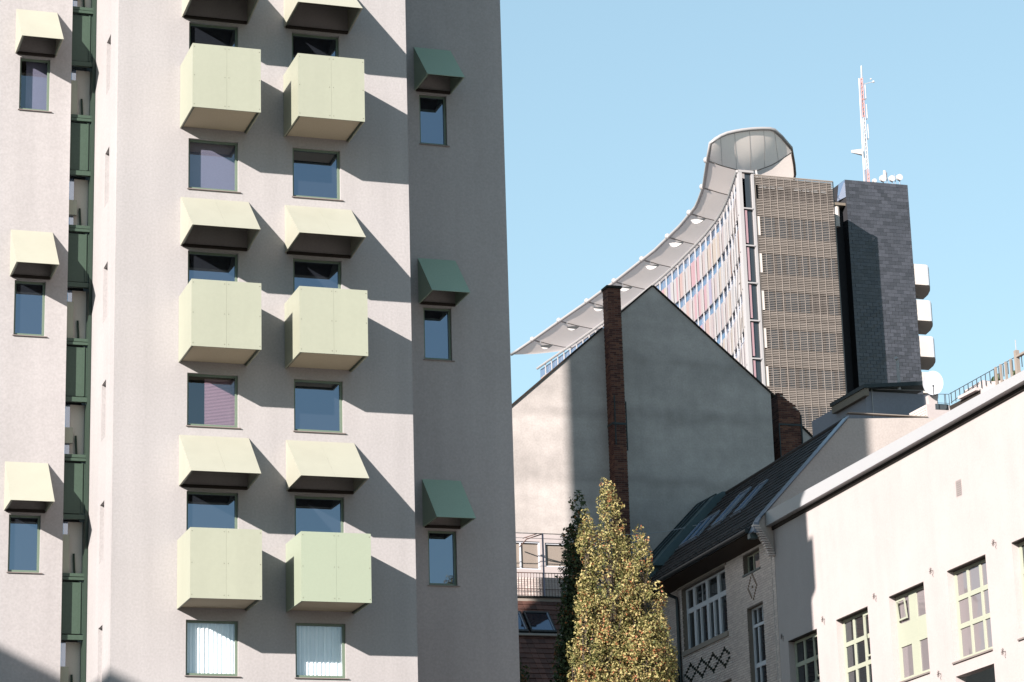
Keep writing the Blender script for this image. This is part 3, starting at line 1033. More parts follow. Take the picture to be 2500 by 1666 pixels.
def ornament_bricks():
    """the zigzag chain and the diamond, laid proud of the pale bricks"""
    g_, b_ = MB(), MB()
    zc, per, amp = 14.83, 1.15, 3
    u = 84.20
    for r_ in range(-amp, amp + 1):
        zz = zc + r_ * PZ
        f_ = abs(r_) / (amp + .4)
        for kk in range(5):
            uc = 84.30 - per * kk                # crossing point
            for sg in (-1, 1):
                uu = uc + sg * f_ * per / 2
                if 79.75 < uu < 84.45:
                    g_.fbox(fac, uu - .11, uu + .11, zz - .038, zz + .038, .011, .019)
                if r_ == 0:
                    break
    for kk in range(5):
        uu = 84.30 - per * (kk + .5)
        for sg in (-1, 1):
            if 79.75 < uu < 84.4:
                g_.fbox(fac, uu - .07, uu + .07, zc + sg * (amp + 1) * PZ - .036, zc + sg * (amp + 1) * PZ + .036, .011, .019)
    for r_ in range(-5, 6):
        zz = 16.70 + r_ * PZ
        w_ = .40 * (1 - abs(r_) / 5.6)
        for sg in (-1, 1):
            b_.fbox(fac, 77.37 + sg * w_ - .05, 77.37 + sg * w_ + .05, zz - .036, zz + .036, .011, .018)
            if w_ < .06:
                break
    b_.fbox(fac, 77.31, 77.43, 16.664, 16.736, .011, .018)
    part('brick', g_, 'brick_green', BH, kind='stuff', label='blackish green zigzag chain of bricks')
    part('brick', b_, 'brick_brown', BH, kind='stuff', label='brown brick diamond')


ornament_bricks()

angz = -math.atan(0.049)
sm_ = {}
for key, ln in (('w', 0.25), ('h', 0.119)):
    # local x = outwards normal (-x world), local y = along the wall
    sm_[key] = MB().box(-0.010, 0.03, -ln / 2, ln / 2, -0.035, 0.035).mesh('brick', MT['brick_white'])
restm = {'brick_white': MB()}
singles = []
nrow = 0
z = 17.93
while z > 12.7:
    u = BY0 + .01 - (nrow % 2) * 0.131
    hl = 0
    while u < 87.4:
        a, b = max(u, BY0 + .01), u + 0.25
        segs = [(a, b)]
        for h in holes:
            if h[2] - 0.035 < z < h[3] + 0.035:
                ns = []
                for (p, q) in segs:
                    if q <= h[0] or p >= h[1]:
                        ns.append((p, q))
                    else:
                        if p < h[0] - .03:
                            ns.append((p, h[0]))
                        if q > h[1] + .03:
                            ns.append((h[1], q))
                segs = ns
        for (p, q) in segs:
            if q - p < 0.03:
                continue
            if len(singles) < 300 and abs(q - p - .25) < .002 and u < 79.2:
                singles.append(((p + q) / 2, z))
            else:
                restm['brick_white'].fbox(fac, p, q, z - .035, z + .035, -.03, .010 + random.uniform(-.002, .003))
        u += PU
    z -= PZ
    nrow += 1
for u, z in singles:
    link('brick', sm_['w'], BH, fac(u, z, random.uniform(-.001, .004)), angz)
for k_, m_ in restm.items():
    part('brick', m_, k_, BH, kind='stuff')

# its windows
lint = MB().fbox(fac, 79.7, 84.7, 17.90, 17.97, 0.012, 0.05)
part('lintel', lint, 'stone', BH)


def bars(F, us, vs, n0, n1, m_=None):
    m_ = m_ or MB()
    for a, b, c, d in us:
        m_.fbox(F, a, b, c, d, n0, n1)
    for a, b, c, d in vs:
        m_.fbox(F, a, b, c, d, n0 + .003, n1 - .003)
    return m_


R = -.16
o = .13          # the frame sits deeper than the wall face
a, b, c, d = bw
us = [(a, a + .09, c, d), (b - .10, b, c, d)]
for u in (80.78, 81.95, 83.28):
    us.append((u + o - .02, u + o + .20, c, d))
for u in (81.38, 82.72):
    us.append((u + o, u + o + .12, c, 17.03))
us.append((80.1, 80.18, c, 17.0))
vs = [(a, b, c, c + .10), (a, b, d - .07, d), (a, b, 16.98, 17.15)]
wo = part('window', bars(fac, us, vs, R - .08, R), 'frame_white', BH)
part('pane', MB().quad(fac(a, c, R - .06), fac(b, c, R - .06), fac(b, d, R - .06), fac(a, d, R - .06)), 'pane_dark', wo)
part('sill', MB().fbox(fac, a - .05, b + .08, c - .17, c - .003, -.2, .06), 'stone', wo)
mm = MB()
for u in (81.2, 82.75):
    mm.fbox(fac, u, u + .02, 17.16, 17.78, R - .058, R - .03)
part('muntin', mm, 'frame_white', wo)
a, b, c, d = w2
us = [(a, a + .05, c, d), (b - .06, b, c, d), (77.55, 77.61, c, d)]
wo = part('window', bars(fac, us, [(a, b, c, c + .05), (a, b, d - .04, d)], R - .05, R), 'green_pale', BH)
part('pane', MB().quad(fac(77.6, c, R - .04), fac(b, c, R - .04), fac(b, d, R - .04), fac(77.6, d, R - .04)), 'pane_dark', wo)
part('shutter', MB().quad(fac(a, c, R - .03), fac(77.58, c, R - .03), fac(77.58, d, R - .03), fac(a, d, R - .03)), 'pane_grey', wo)
part('sill', MB().fbox(fac, a - .03, b + .05, c - .06, c - .003, -.2, .04), 'zinc_teal', wo)
a, b, c, d = w3
us = [(a, a + .06, c, d), (b - .09, b, c, d), (77.46, 77.53, c, 15.4), (77.50, 77.54, 15.55, d), (77.02, 77.06, 15.55, d)]
vs = [(a, b, d - .05, d), (a, b, 15.42, 15.52), (a, b, 14.10, 14.24), (a, b, c, c + .08)]
wo = part('window', bars(fac, us, vs, R - .06, R), 'frame_white', BH)
part('pane', MB().quad(fac(a, c, R - .05), fac(b, c, R - .05), fac(b, d, R - .05), fac(a, d, R - .05)), 'pane_dark', wo)
a, b, c, d = w4
wo = part('window', bars(fac, [(a, a + .07, c, d), (b - .07, b, c, d), (81.0, 81.1, c, d)], [(a, b, d - .07, d)], R - .06, R), 'frame_white', BH)
part('pane', MB().quad(fac(a, c, R - .05), fac(b, c, R - .05), fac(b, d, R - .05), fac(a, d, R - .05)), 'pane_dark', wo)

# ------------------------------------------------------------------ white house (nearest on the right)
WH = thing('white_house', (34, 60, 0), 'white rendered house with pale green grid windows and a white roof fascia, lower right', 'building')
wins = []
for k in range(-1, 8):
    y1 = 74.55 - 3.955 * k
    wins.append((y1 - 2.40, y1, 11.93, 14.45))
low = [(60.28, 62.64, 9.0, 11.54)]
mb = MB()
vent = (61.39, 61.75, 16.29, 16.74)
wall_holes(mb, fac, 42.0, BY0 - .003, 0, 18.32, [h for h in wins if h[0] > 42.3 and h[1] < 75] + low + [vent], 0.30)
mb.quad(fac(42, 0, 0), fac(42, 0, -12), fac(42, 18.32, -12), fac(42, 18.32, 0))
mb.quad(fac(42, 18.32, 0), fac(BY0 - .003, 18.32, 0), fac(BY0 - .003, 18.32, -12), fac(42, 18.32, -12))
part('wall', mb, 'white_wall', WH)
fa0, fa1 = (42.0, 18.40), (BY0 + .32, 18.745)
part('fascia', MB().hexa([fac(fa0[0], 18.29, .26), fac(fa1[0], 18.29, .26), fac(fa1[0], 18.29, .003), fac(fa0[0], 18.29, .003),
                          fac(fa0[0], fa0[1], .26), fac(fa1[0], fa1[1], .26), fac(fa1[0], fa1[1], .003), fac(fa0[0], fa0[1], .003)]), 'fascia', WH)
part('fascia_shadow', MB().fbox(fac, 42, BY0 + .1, 18.17, 18.285, 0.003, 0.05), 'shadow_brown', WH)  # dark strip painted in for the shadow under the fascia
vb = part('vent_grille', MB().fbox(fac, *vent, -.06, -.05), 'shadow_brown', WH)
for i in range(8):
    z = vent[2] + .005 + i * .057
    part('slat', MB().fbox(fac, vent[0] + .003, vent[1] - .003, z, z + .028, -.045, .006), 'white_wall', vb)
part('soffit_opening', MB().fbox(fac, 60.30, 62.62, 9.0, 9.1, -1.2, -.31).fbox(fac, 60.29, 62.63, 8.9, 11.53, -1.25, -1.2), 'dark', WH)
for hi, h in enumerate(wins):
    if h[1] > 75 or h[0] < 42.3:
        continue
    a, b, c, d = h
    R = -.20
    k = hi - 1                      # 0 = shaded one, 1, 2 = boarded, 3, 4
    us = [(a, a + .10, c, d), (b - .12, b, c, d), (a + .74, a + .85, c, d), (a + 1.52, a + 1.63, c, d)]
    vs = [(a, b, c, c + .13), (a, b, d - .10, d), (a, b, 12.83, 12.96), (a, b, 13.60, 13.73)]
    if k == 2:
        us = [(a, a + .10, c, d), (b - .16, b, c, d), (a + 1.0, a + 1.5, c, d)]
        vs = [(a, b, c, c + .14), (a, b, d - .10, d), (a, b, 12.95, 13.62)]
    wo = part('window', bars(fac, us, vs, R - .06, R), 'green_pale', WH, loc=fac((a + b) / 2, c, R))
    q = MB().quad(fac(a, c, R - .035), fac(b, c, R - .035), fac(b, d, R - .035), fac(a, d, R - .035))
    part('pane', q, 'pane_grey' if k in (2, 3) else 'pane_dark', wo)
    part('sill', MB().fbox(fac, a - .02, b + .02, c - .045, c - .003, -.25, .05), 'sill', wo)
    part('head_slab', MB().fbox(fac, a + .003, b - .003, d - .03, d - .003, R + .003, -.003), 'shadow_brown', wo)  # dark slab across the top of the window reveal
    # tilted casements
    if k in (0, 1, 2):
        u0, u1 = (a + .10, a + .62) if k < 2 else (b - .80, b - .2)
        zt_, zb_ = (14.30, 13.05) if k < 2 else (14.28, 13.70)
        cm = MB()
        for (p, q_) in ((u0, u0 + .05), (u1 - .05, u1)):
            cm.hexa([fac(p, zb_, R + .01), fac(q_, zb_, R + .01), fac(q_, zb_, R + .05), fac(p, zb_, R + .05), fac(p, zt_, R + .07), fac(q_, zt_, R + .07), fac(q_, zt_, R + .10), fac(p, zt_, R + .10)])
        cm.fbox(fac, u0 + .05, u1 - .05, zt_ - .05, zt_, R + .07, R + .10).fbox(fac, u0 + .05, u1 - .05, zb_, zb_ + .05, R + .012, R + .05)
        part('casement', cm, 'green_pale', wo)


def anchor(u, z):
    m_ = MB()
    for i in range(4):
        t = math.pi * i / 4
        du, dz = .095 * math.cos(t), .095 * math.sin(t)
        m_.tube([fac(u - du, z - dz, .02), fac(u + du, z + dz, .02)], 0.006, 4)
    m_.tube([fac(u - .10, z - .03, .02), fac(u - .17, z - .01, .02), fac(u - .16, z - .10, .02), fac(u - .11, z - .13, .02), fac(u - .15, z - .19, .02)], 0.006, 4)
    return m_


am = part('wall_anchor', anchor(71.62, 14.65), 'anchor', WH, loc=fac(71.62, 14.65, 0))
for u, z in [(75.05, 14.68)] + [(71.62 - 3.96 * i, 14.65) for i in range(1, 6)] + [(63.68, 11.78), (59.7, 11.76), (67.65, 11.78)]:
    d = Vector(fac(u, z, 0)) - Vector(fac(71.62, 14.65, 0))
    copy_part(am, d, WH)

# setback storey above the white house: wall, terrace railing, pergola
SB = thing('rooftop_storey', (39, 68, 18), 'white setback roof storey with dark railing, above the fascia at the right edge', 'rooftop')
mb = MB()
pr = [(70.6, 17.9), (70.6, 21.05), (69.62, 21.52), (69.62, 21.6), (68.45, 21.63), (68.1, 21.5), (67.5, 21.36), (66.4, 21.2), (58.0, 21.2), (58.0, 17.9)]
mb.prism([(38.5, y, z) for y, z in pr], (5, 0, 0))
part('wall', mb, 'white_wall', SB)
part('recess_shade', MB().box(38.44, 38.497, 68.6, 70.5, 20.6, 21.33), 'shadow_brown', SB)  # dark plate on the sunlit wall, painted in as the shade of a hollow
part('ledge', MB().box(38.30, 38.437, 68.55, 69.7, 21.33, 21.42), 'white_wall', SB)
rl = MB().tube([(38.46, 70.5, 21.72), (38.46, 66.3, 21.78), (38.46, 60, 21.82)], 0.012, 6)
for i in range(18):
    y = 70.4 - i * 0.28
    rl.tube([(38.46, y, 21.38), (38.46, y, 21.74)], 0.016, 5)
rl.tube([(38.46, 70.45, 21.42), (38.46, 68.6, 21.60)], 0.012, 5)
part('railing', rl, 'rail', SB)
r2_ = MB()
for x in (38.05, 38.30, 38.34, 38.46):
    r2_.tube([(x, 70.55, 21.25), (x, 70.55, 21.72)], 0.012, 5)
r2_.tube([(38.02, 70.55, 21.70), (38.46, 70.55, 21.72)], 0.010, 5).tube([(38.02, 70.55, 21.42), (38.46, 70.55, 21.42)], 0.008, 5)
r2_.box(38.0, 38.45, 70.6, 70.64, 21.22, 21.40)
part('railing', r2_, 'rail', SB)
pg = MB()
for i in range(5):
    y = 67.45 - i * 0.31
    pg.box(38.40, 38.46, y - .03, y + .03, 21.2, 21.78)
pg.box(38.38, 38.50, 66.10, 66.22, 21.1, 21.95).box(38.38, 38.5, 63.0, 66.1, 21.72, 21.78)
part('pergola', pg, 'stone', SB)
part('antenna_rod', MB().tube([(38.44, 66.16, 21.95), (38.44, 66.16, 22.28)], 0.014, 5), 'white_metal', SB)
part('planter', MB().ball((38.7, 68.0, 21.52), .14, 8, 5).ball((38.7, 67.75, 21.56), .12, 8, 5).ball((38.75, 66.7, 21.4), .12, 8, 5).ball((38.75, 66.9, 21.45), .10, 8, 5), 'leaf_dark', SB, smooth=True, kind='stuff')

# penthouse with a sloping roof behind the stuccoed gable
PH = thing('penthouse', (40, 80, 20), 'blue grey penthouse with a dark overhanging roof, left of the satellite dish', 'rooftop')
part('wall', MB().box(39.42, 41.9, 78.2, 82.6, 20, 23.84), 'pent_wall', PH)
part('roof', MB().prism([(39.20, 77.85, 23.86), (41.5, 77.85, 24.08), (41.85, 77.85, 24.09), (41.85, 77.85, 24.23), (41.5, 77.85, 24.22), (39.20, 77.85, 23.99)], (0, 2.75, 0)), 'gutter', PH)
part('eaves_board', MB().box(39.24, 39.40, 77.9, 80.55, 23.60, 23.855), 'wood', PH)
part('panel_frame', MB().box(39.64, 39.665, 78.17, 78.197, 22.2, 23.93).prism([(39.67, 78.17, 23.91), (41.8, 78.17, 23.97), (41.8, 78.17, 23.99), (39.67, 78.17, 23.93)], (0, .025, 0)), 'fascia', PH)
part('vent_pipe', MB().tube([(40.62, 78.0, 23.9), (40.62, 78.0, 24.98), (40.52, 77.9, 25.02)], 0.055, 10), 'white_metal', PH)

# rendered chimney block that carries the dish
CB = MB().box(40.20, 41.32, 75.31, 76.6, 18.5, 22.69)
cb = part('roof_block', CB, 'white_wall', None, loc=(40.8, 75.9, 18.5))
tag(cb, 'low cream rendered block on the roof, under the satellite dish', 'chimney')
slm = MB().box(-.011, .011, -.5, .5, -.035, .035).mesh('side_board', MT['cream_panel'])
for i in range(5):
    link('side_board', slm, cb, (40.185, 75.9, 22.28 + i * .085))

DS = thing('satellite_dish', (40.84, 76.2, 22.69), 'large white satellite dish on a short mast, on the roof block', 'dish')
dm = MB()
cN = Vector((-.42, -.80, .18)).normalized()
ca = cN.cross(Vector((0, 0, 1))).normalized()
cbv = ca.cross(cN)
cc = Vector((40.86, 76.0, 23.60))
rings, seg = 8, 36
for i in range(rings + 1):
    r = i / rings
    for j in range(seg):
        t = 2 * math.pi * j / seg
        p = cc + ca * (0.345 * r * math.cos(t)) + cbv * (0.455 * r * math.sin(t)) + cN * (0.09 * r * r)
        dm.v.append(tuple(p))
for i in range(rings):
    for j in range(seg):
        p, q = i * seg + j, i * seg + (j + 1) % seg
        dm.f.append((p, q, q + seg, p + seg))
part('reflector', dm, 'dish', DS, smooth=True)
part('mast', MB().tube([(40.90, 76.25, 22.69), (40.90, 76.25, 23.5)], 0.05, 8), 'zinc', DS)
part('bracket', MB().hexa([(40.72, 76.1, 22.70), (40.98, 76.1, 22.70), (40.98, 76.3, 22.70), (40.72, 76.3, 22.70), (40.70, 76.1, 23.22), (41.08, 76.1, 23.22), (41.08, 76.3, 23.22), (40.70, 76.3, 23.22)]), 'white_wall', DS)
foot = cc - cbv * 0.44 + cN * 0.1
if (cc + cbv * 0.4).z < cc.z:
    foot = cc + cbv * 0.44 + cN * 0.1
lnb = cc + cN * 0.62 - Vector((0, 0, 0.34))
part('feed_arm', MB().tube([tuple(foot), tuple(lnb)], 0.014, 6), 'gutter', DS)
part('feed_horn', MB().ball(tuple(lnb), 0.035, 8, 5), 'gutter', DS)

# thin cable from the gable wall to the brick house roof
cbp = [Vector((34.75, 88.5, 22.0)).lerp(Vector((36.6, 87.1, 20.78)), t) for t in (0, .25, .5, .75, 1)]
p0, p1 = Vector((33.9, 88.3, 20.62)), Vector((36.62, 87.1, 20.85))
pts = [tuple(p0.lerp(p1, t) - Vector((0, 0, .10 * math.sin(math.pi * t)))) for t in (0, .2, .4, .6, .8, 1)]
tag(part('cable', MB().tube(pts, 0.014, 5), 'cable', None, loc=p0), 'thin pale cable running from the tree to the dark tiled roof', 'cable')

# ------------------------------------------------------------------ office tower with the sail
OT = thing('office_tower', (95, 215, 0), 'curved office tower with pink shutters, beige louvred end and white sail roof', 'building')
FY = np.array([199.8, 202.11, 206.75, 210.06, 213.09, 217.27, 220.2, 226.3, 230.1, 233.3, 243.7, 248.2, 256.1, 263.6, 268.0])
FX = np.array([89.6, 90.28, 91.70, 92.55, 93.2, 93.80, 94.13, 94.62, 94.84, 94.93, 94.95, 94.80, 94.50, 94.14, 93.95])
fx = lambda y: float(np.interp(y, FY, FX))
LZ = 77.85
bk = MB().prism([(91.25, 200.35, 0), (98.95, 200.35, 0), (101.5, 216.0, 0), (95.6, 216.0, 0), (92.6, 206.0, 0)], (0, 0, 77.84))
part('core_wall', bk, 'louvre_back', OT)
body = MB()
ys = list(np.linspace(201.0, 267.4, 34))
for a, b in zip(ys[:-1], ys[1:]):
    body.quad((fx(a) + .26, a, 0), (fx(b) + .26, b, 0), (fx(b) + .26, b, 77.9), (fx(a) + .26, a, 77.9))
    body.quad((fx(a) + .26, a, 77.9), (fx(b) + .26, b, 77.9), (fx(b) + 4, b, 77.3), (fx(a) + 4, a, 77.3))
body.quad((fx(267.4) + .5, 267.4, 0), (fx(267.4) + 8, 267.4, 0), (fx(267.4) + 8, 267.4, 76.6), (fx(267.4) + .5, 267.4, 76.6))
body.quad((fx(201) + 8, 201, 0), (fx(267.4) + 8, 267.4, 0), (fx(267.4) + 8, 267.4, 77.0), (fx(201) + 8, 201, 77.0))
part('glazing', body, 'blue_glass', OT)
# louvred end wall
slat = MB().box(0, 7.72, 0, .05, -.037, .037).mesh('slat', MT['slat'])
slat_s = MB().box(0.40, 7.72, 0, .05, -.025, .025).mesh('slat', MT['slat'])
FLZ = [74.85 - 3.45 * k for k in range(12)]          # middle of the solid band of each floor
z = LZ - .05
n = 0
while z > 49.0:
    near = min(abs(z - q) for q in FLZ)
    solid = near < 0.78 or z > 76.9
    link('slat', slat if solid else slat_s, OT, (91.2, 200.02, z))
    z -= 0.158
    n += 1
sp = MB()
gl = MB()
for q in FLZ:
    sp.box(91.26, 98.94, 200.10, 200.2, q + .12, q + .75).box(91.26, 98.94, 200.10, 200.2, q - .75, q - .10)
    r_ = np.random.default_rng(int(q * 10))
    x = 91.9
    while x < 98.5:
        w_ = r_.uniform(.5, 1.3)
        if r_.random() < .85:
            gl.box(x, min(x + w_, 98.8), 200.26, 200.33, q - 2.6, q - .82)
        x += w_ + r_.uniform(.1, .5)
part('spandrel', sp, 'louvre_spandrel', OT, kind='stuff')
part('inner_glazing', gl, 'pane_dark', OT, kind='stuff')
vbar = MB().box(-.018, .018, -.04, 0, 0, 30.6).mesh('louvre_bar', MT['slat'])
for i in range(11):
    link('louvre_bar', vbar, OT, (91.22 + .70 * i + .1, 200.015, 47.2))
cs = MB()
for q in FLZ:
    cs.box(91.21, 91.59, 200.005, 200.1, q - 2.62, q - .84)
part('corner_panel', cs, 'cream_panel', OT, kind='stuff')
part('roof_edge', MB().box(91.2, 98.97, 199.98, 200.3, LZ, LZ + .07), 'slat', OT)
rp = MB()
for i in range(8):
    if i != 3:
        rp.hexa([(91.75 + i * .84, 200.10, 76.75), (92.45 + i * .84, 200.10, 76.75), (92.45 + i * .84, 200.2, 76.75), (91.75 + i * .84, 200.2, 76.75), (91.95 + i * .84, 200.10, 77.05), (92.35 + i * .84, 200.10, 77.05), (92.35 + i * .84, 200.2, 77.05), (91.95 + i * .84, 200.2, 77.05)])
part('light_patch', rp, 'fascia', OT, kind='stuff')  # white plates stand in for bright patches of light behind the slats
# white corner frame with a beam at every floor
cf = MB().box(89.72, 90.05, 199.9, 200.3, 0, 78.15).box(90.98, 91.19, 199.9, 200.3, 0, 77.9).box(89.72, 91.19, 199.88, 200.3, 78.0, 78.2)
part('corner_frame', cf, 'white_metal', OT)
beam = MB().box(90.053, 90.977, 199.86, 199.98, -.06, .06).mesh('beam', MT['white_metal'])
shn = MB().box(90.06, 90.40, 200.02, 200.1, -3.2, -.12).mesh('corner_shutter', SHUT['pink'])
for k in range(9):
    zz = 74.62 - 3.45 * k
    link('beam', beam, OT, (0, 0, zz))
    link('corner_shutter', shn, OT, (0, 0, zz))
part('corner_glass', MB().quad((90.40, 200.16, 40), (90.98, 200.16, 40), (90.98, 200.16, 78), (90.40, 200.16, 78)), 'pane_dark', OT)
# right-hand return of the louvred block
part('edge_glazing', MB().quad((98.97, 200.05, 40), (99.55, 201.2, 40), (99.55, 201.2, 76.2), (98.97, 200.05, 77.85)), 'teal_glass', OT)
part('edge_strip', MB().box(98.95, 99.0, 199.96, 200.06, 40, 77.85), 'gutter', OT)

# shutters of the curved facade
BAY = 1.83
mul = MB()
bays = []
y = 201.2
while y < 267.0:
    bays.append(y)
    y += BAY
names = list(SHUT)
near_w = {'white': 5, 'peach': 4, 'blush': 3, 'rust': 1}
far_w = {'pink': 4, 'salmon': 3, 'blush': 4, 'white': 3, 'lilac': 2.2, 'peach': 1.5, 'violet': .7}
cnt = 0
rest_sh = {k: MB() for k in SHUT}
for bi, y in enumerate(bays):
    yb = min(y + BAY, 267.3)
    ax, bx_ = fx(y), fx(yb)
    d = Vector((bx_ - ax, yb - y, 0)).normalized()
    nrm_ = Vector((-d.y, d.x, 0))
    if nrm_.x > 0:
        nrm_ = -nrm_
    ang = math.atan2(d.y, d.x)
    # mullion
    m_ = MB()
    p = Vector((ax, y, 0))
    q0, q1 = p - d * .055, p + d * .055
    m_.hexa([tuple(q0), tuple(q1), tuple(q1 - nrm_ * .11), tuple(q0 - nrm_ * .11), tuple(q0 + Vector((0, 0, 78.0))), tuple(q1 + Vector((0, 0, 78.0))), tuple(q1 - nrm_ * .11 + Vector((0, 0, 78.0))), tuple(q0 - nrm_ * .11 + Vector((0, 0, 78.0)))])
    part('mullion', m_, 'white_metal', OT, loc=(ax, y, 0))
    for fl in range(9):
        zt = 76.85 - 3.45 * fl
        zb = zt - 2.50
        for hlf in range(2):
            wts = near_w if y < 215 else far_w
            cname = random.choices(list(wts), list(wts.values()))[0]
            u0 = .14 + hlf * (BAY - .28) / 2 + .03
            u1 = u0 + (BAY - .28) / 2 - .06
            dep = -.12 if random.random() < .8 else -.06
            a0 = p + d * u0 + nrm_ * dep
            a1 = p + d * u1 + nrm_ * dep
            sb = MB() if fl < 4 and cnt < 300 else rest_sh[cname]
            i0 = [tuple(a0 + Vector((0, 0, zb))), tuple(a1 + Vector((0, 0, zb))), tuple(a1 - nrm_ * .05 + Vector((0, 0, zb))), tuple(a0 - nrm_ * .05 + Vector((0, 0, zb)))]
            sb.hexa(i0 + [(v[0], v[1], zt) for v in i0])
            if fl < 4 and cnt < 300:
                part('shutter', sb, SHUT[cname], OT, loc=(ax, y, zb))
                cnt += 1
for k_, m_ in rest_sh.items():
    if m_.v:
        part('shutter', m_, SHUT[k_], OT, kind='stuff')
rl = MB()
pl = [(fx(y) - .02, y, 78.08) for y in np.linspace(200.0, 267.6, 40)]
rl.tube(pl, .13, 6)
part('parapet_rail', rl, 'white_metal', OT)
for fl in range(8):
    zz = 76.85 - 2.50 - 3.45 * fl - .02
    part('floor_rail', MB().tube([(fx(y) + .05, y, zz) for y in np.linspace(200.3, 267.3, 30)], .03, 5), 'white_metal', OT)
# loose steel braces on the near bays
for k in range(4):
    part('brace', MB().tube([(fx(204) - .12, 204, 72.5 - 3.45 * k * 1.6), (fx(201.5) - .12, 201.5, 76.0 - 3.45 * k * 1.6)], .03, 5), 'seam', OT)

# the sail: ten panels between ribs, closed section with a thick rim
RY = np.array([198.0, 203.07, 210.02, 215.1, 220.86, 228.78, 240.2, 247.3, 254.85, 262.7, 269.2])
RX = np.array([86.4, 88.18, 90.64, 92.02, 92.74, 93.20, 93.04, 92.75, 92.29, 91.89, 91.44])
rx = lambda y: float(np.interp(y, RY, RX))
PO = np.array([(0, 80.0), (.18, 79.62), (.36, 79.36), (.55, 79.40), (.78, 80.25), (1.0, 81.55)])
T = np.linspace(0, 1, 13)


def section(y):
    """points of the underside at depth y, from the outer rim inwards"""
    x0, x1 = rx(y), fx(y) + float(np.interp(y, [202.6, 208.6, 215], [5.9, 7.2, 8.0]))
    if y > 262.7:
        f_ = (269.2 - y) / 6.5
        f_ = max(f_, 0.02)
        x1 = x0 + (x1 - x0) * f_
        zz = 80.0 + (np.interp(T, PO[:, 0], PO[:, 1]) - 80.0) * f_
    else:
        zz = np.interp(T, PO[:, 0], PO[:, 1])
    return np.array([(x0 + (x1 - x0) * t, y, zv) for t, zv in zip(T, zz)])


tipc = np.array([(87.43, 200.5, 80.7), (88.1, 200.45, 81.28), (89.06, 200.45, 81.76), (90.2, 200.45, 82.12), (91.28, 200.45, 82.35), (92.4, 200.5, 82.54), (93.37, 200.6, 82.64), (94.1, 200.8, 82.58), (96.35, 202.7, 81.8)])
tt = np.linspace(0, 1, len(tipc))
tip = np.stack([np.interp(T, tt, tipc[:, i]) for i in range(3)], 1)
ribs = [203.05, 210.0, 217.3, 224.6, 232.1, 239.8, 247.3, 254.9, 262.7, 269.1]


def sail_panel(secs):
    m_ = MB()
    nT = len(T)
    for sct in secs:
        for p in sct:
            m_.v.append(tuple(p))
    for i in range(len(secs) - 1):
        for j in range(nT - 1):
            a = i * nT + j
            m_.f.append((a, a + 1, a + 1 + nT, a + nT))
    return m_


first = [tip]
s203 = section(203.05)
for t in np.linspace(0, 1, 9)[1:]:
    base = tip * (1 - t) + s203 * t
    e = math.sin(math.pi * t) * 0.35
    base[:, 2] -= e * np.sin(np.pi * T) * 1.0
    first.append(base)
part('sail_panel', sail_panel(first), 'sail', OT, smooth=True, label='upswept rounded tip panel of the sail')
for a, b in zip(ribs[:-1], ribs[1:]):
    secs = []
    for y in np.linspace(a + .04, b - .04, 7):
        sct = section(y)
        q = (y - a) / (b - a)
        sct[:, 2] -= 0.22 * math.sin(math.pi * q) * np.sin(np.pi * T)
        secs.append(sct)
    part('sail_panel', sail_panel(secs), 'sail', OT, smooth=True)
for y in ribs[:-1]:
    sct = section(y)
    rbm = MB().tube([tuple(p - np.array([0, 0, .03])) for p in sct[1:]], .05, 5)
    rb_ = part('sail_rib', rbm, 'seam', OT)
    # bright knob at the rim and the crescent fin under the belly
    o_ = sct[0]
    part('rim_knob', MB().ball((o_[0] - .1, y, o_[2] + .05), .30, 10, 7).tube([(o_[0] - .1, y, o_[2]), (o_[0] + .75, y, o_[2] - .22)], [.09, .09], 6), 'white_metal', rb_)
    c = sct[5]
    if y < 215:
        continue
    # crescent plate hanging under the belly, turned towards the street
    pa, pb = Vector((fx(y) - 1.3, y + .45, 79.46)), Vector((fx(y) - .3, y - .7, 79.34))
    fp = []
    for t in np.linspace(0, 1, 9):
        q = pa.lerp(pb, t)
        fp.append((q.x, q.y, q.z - .02 - .40 * math.sin(math.pi * t ** .75) ** .9))
    for t in (1, .5, 0):
        q = pa.lerp(pb, t)
        fp.append((q.x, q.y, q.z + .05))
    part('fin', MB().prism(fp, (.08, .06, 0)), 'white_metal', rb_)
rimp = [tuple(tip[j]) for j in range(len(T) - 1, -1, -1)] + [(rx(y), y, 80.0) for y in np.linspace(202.0, 269.1, 36)]
part('sail_rim', MB().tube(rimp, .17, 8), 'white_metal', OT, smooth=True)
part('sail_rim', MB().tube([tuple(tip[-1])] + [tuple(section(y)[-1]) for y in np.linspace(203.5, 262, 24)], .14, 8), 'seam', OT, smooth=True)
sm = MB()
for j in (2, 4, 6, 8, 10):
    sm.tube([tuple(np.array(sct[j]) - np.array([0, 0, .035])) for sct in first], .012, 4)
part('seam', sm, 'seam', OT)
pst = MB()
for y in ribs[:-1]:
    pst.tube([(fx(y) + 2.6, y, 77.9), (fx(y) + 2.3, y, 79.5)], .12, 6)
part('post', pst, 'white_metal', OT)

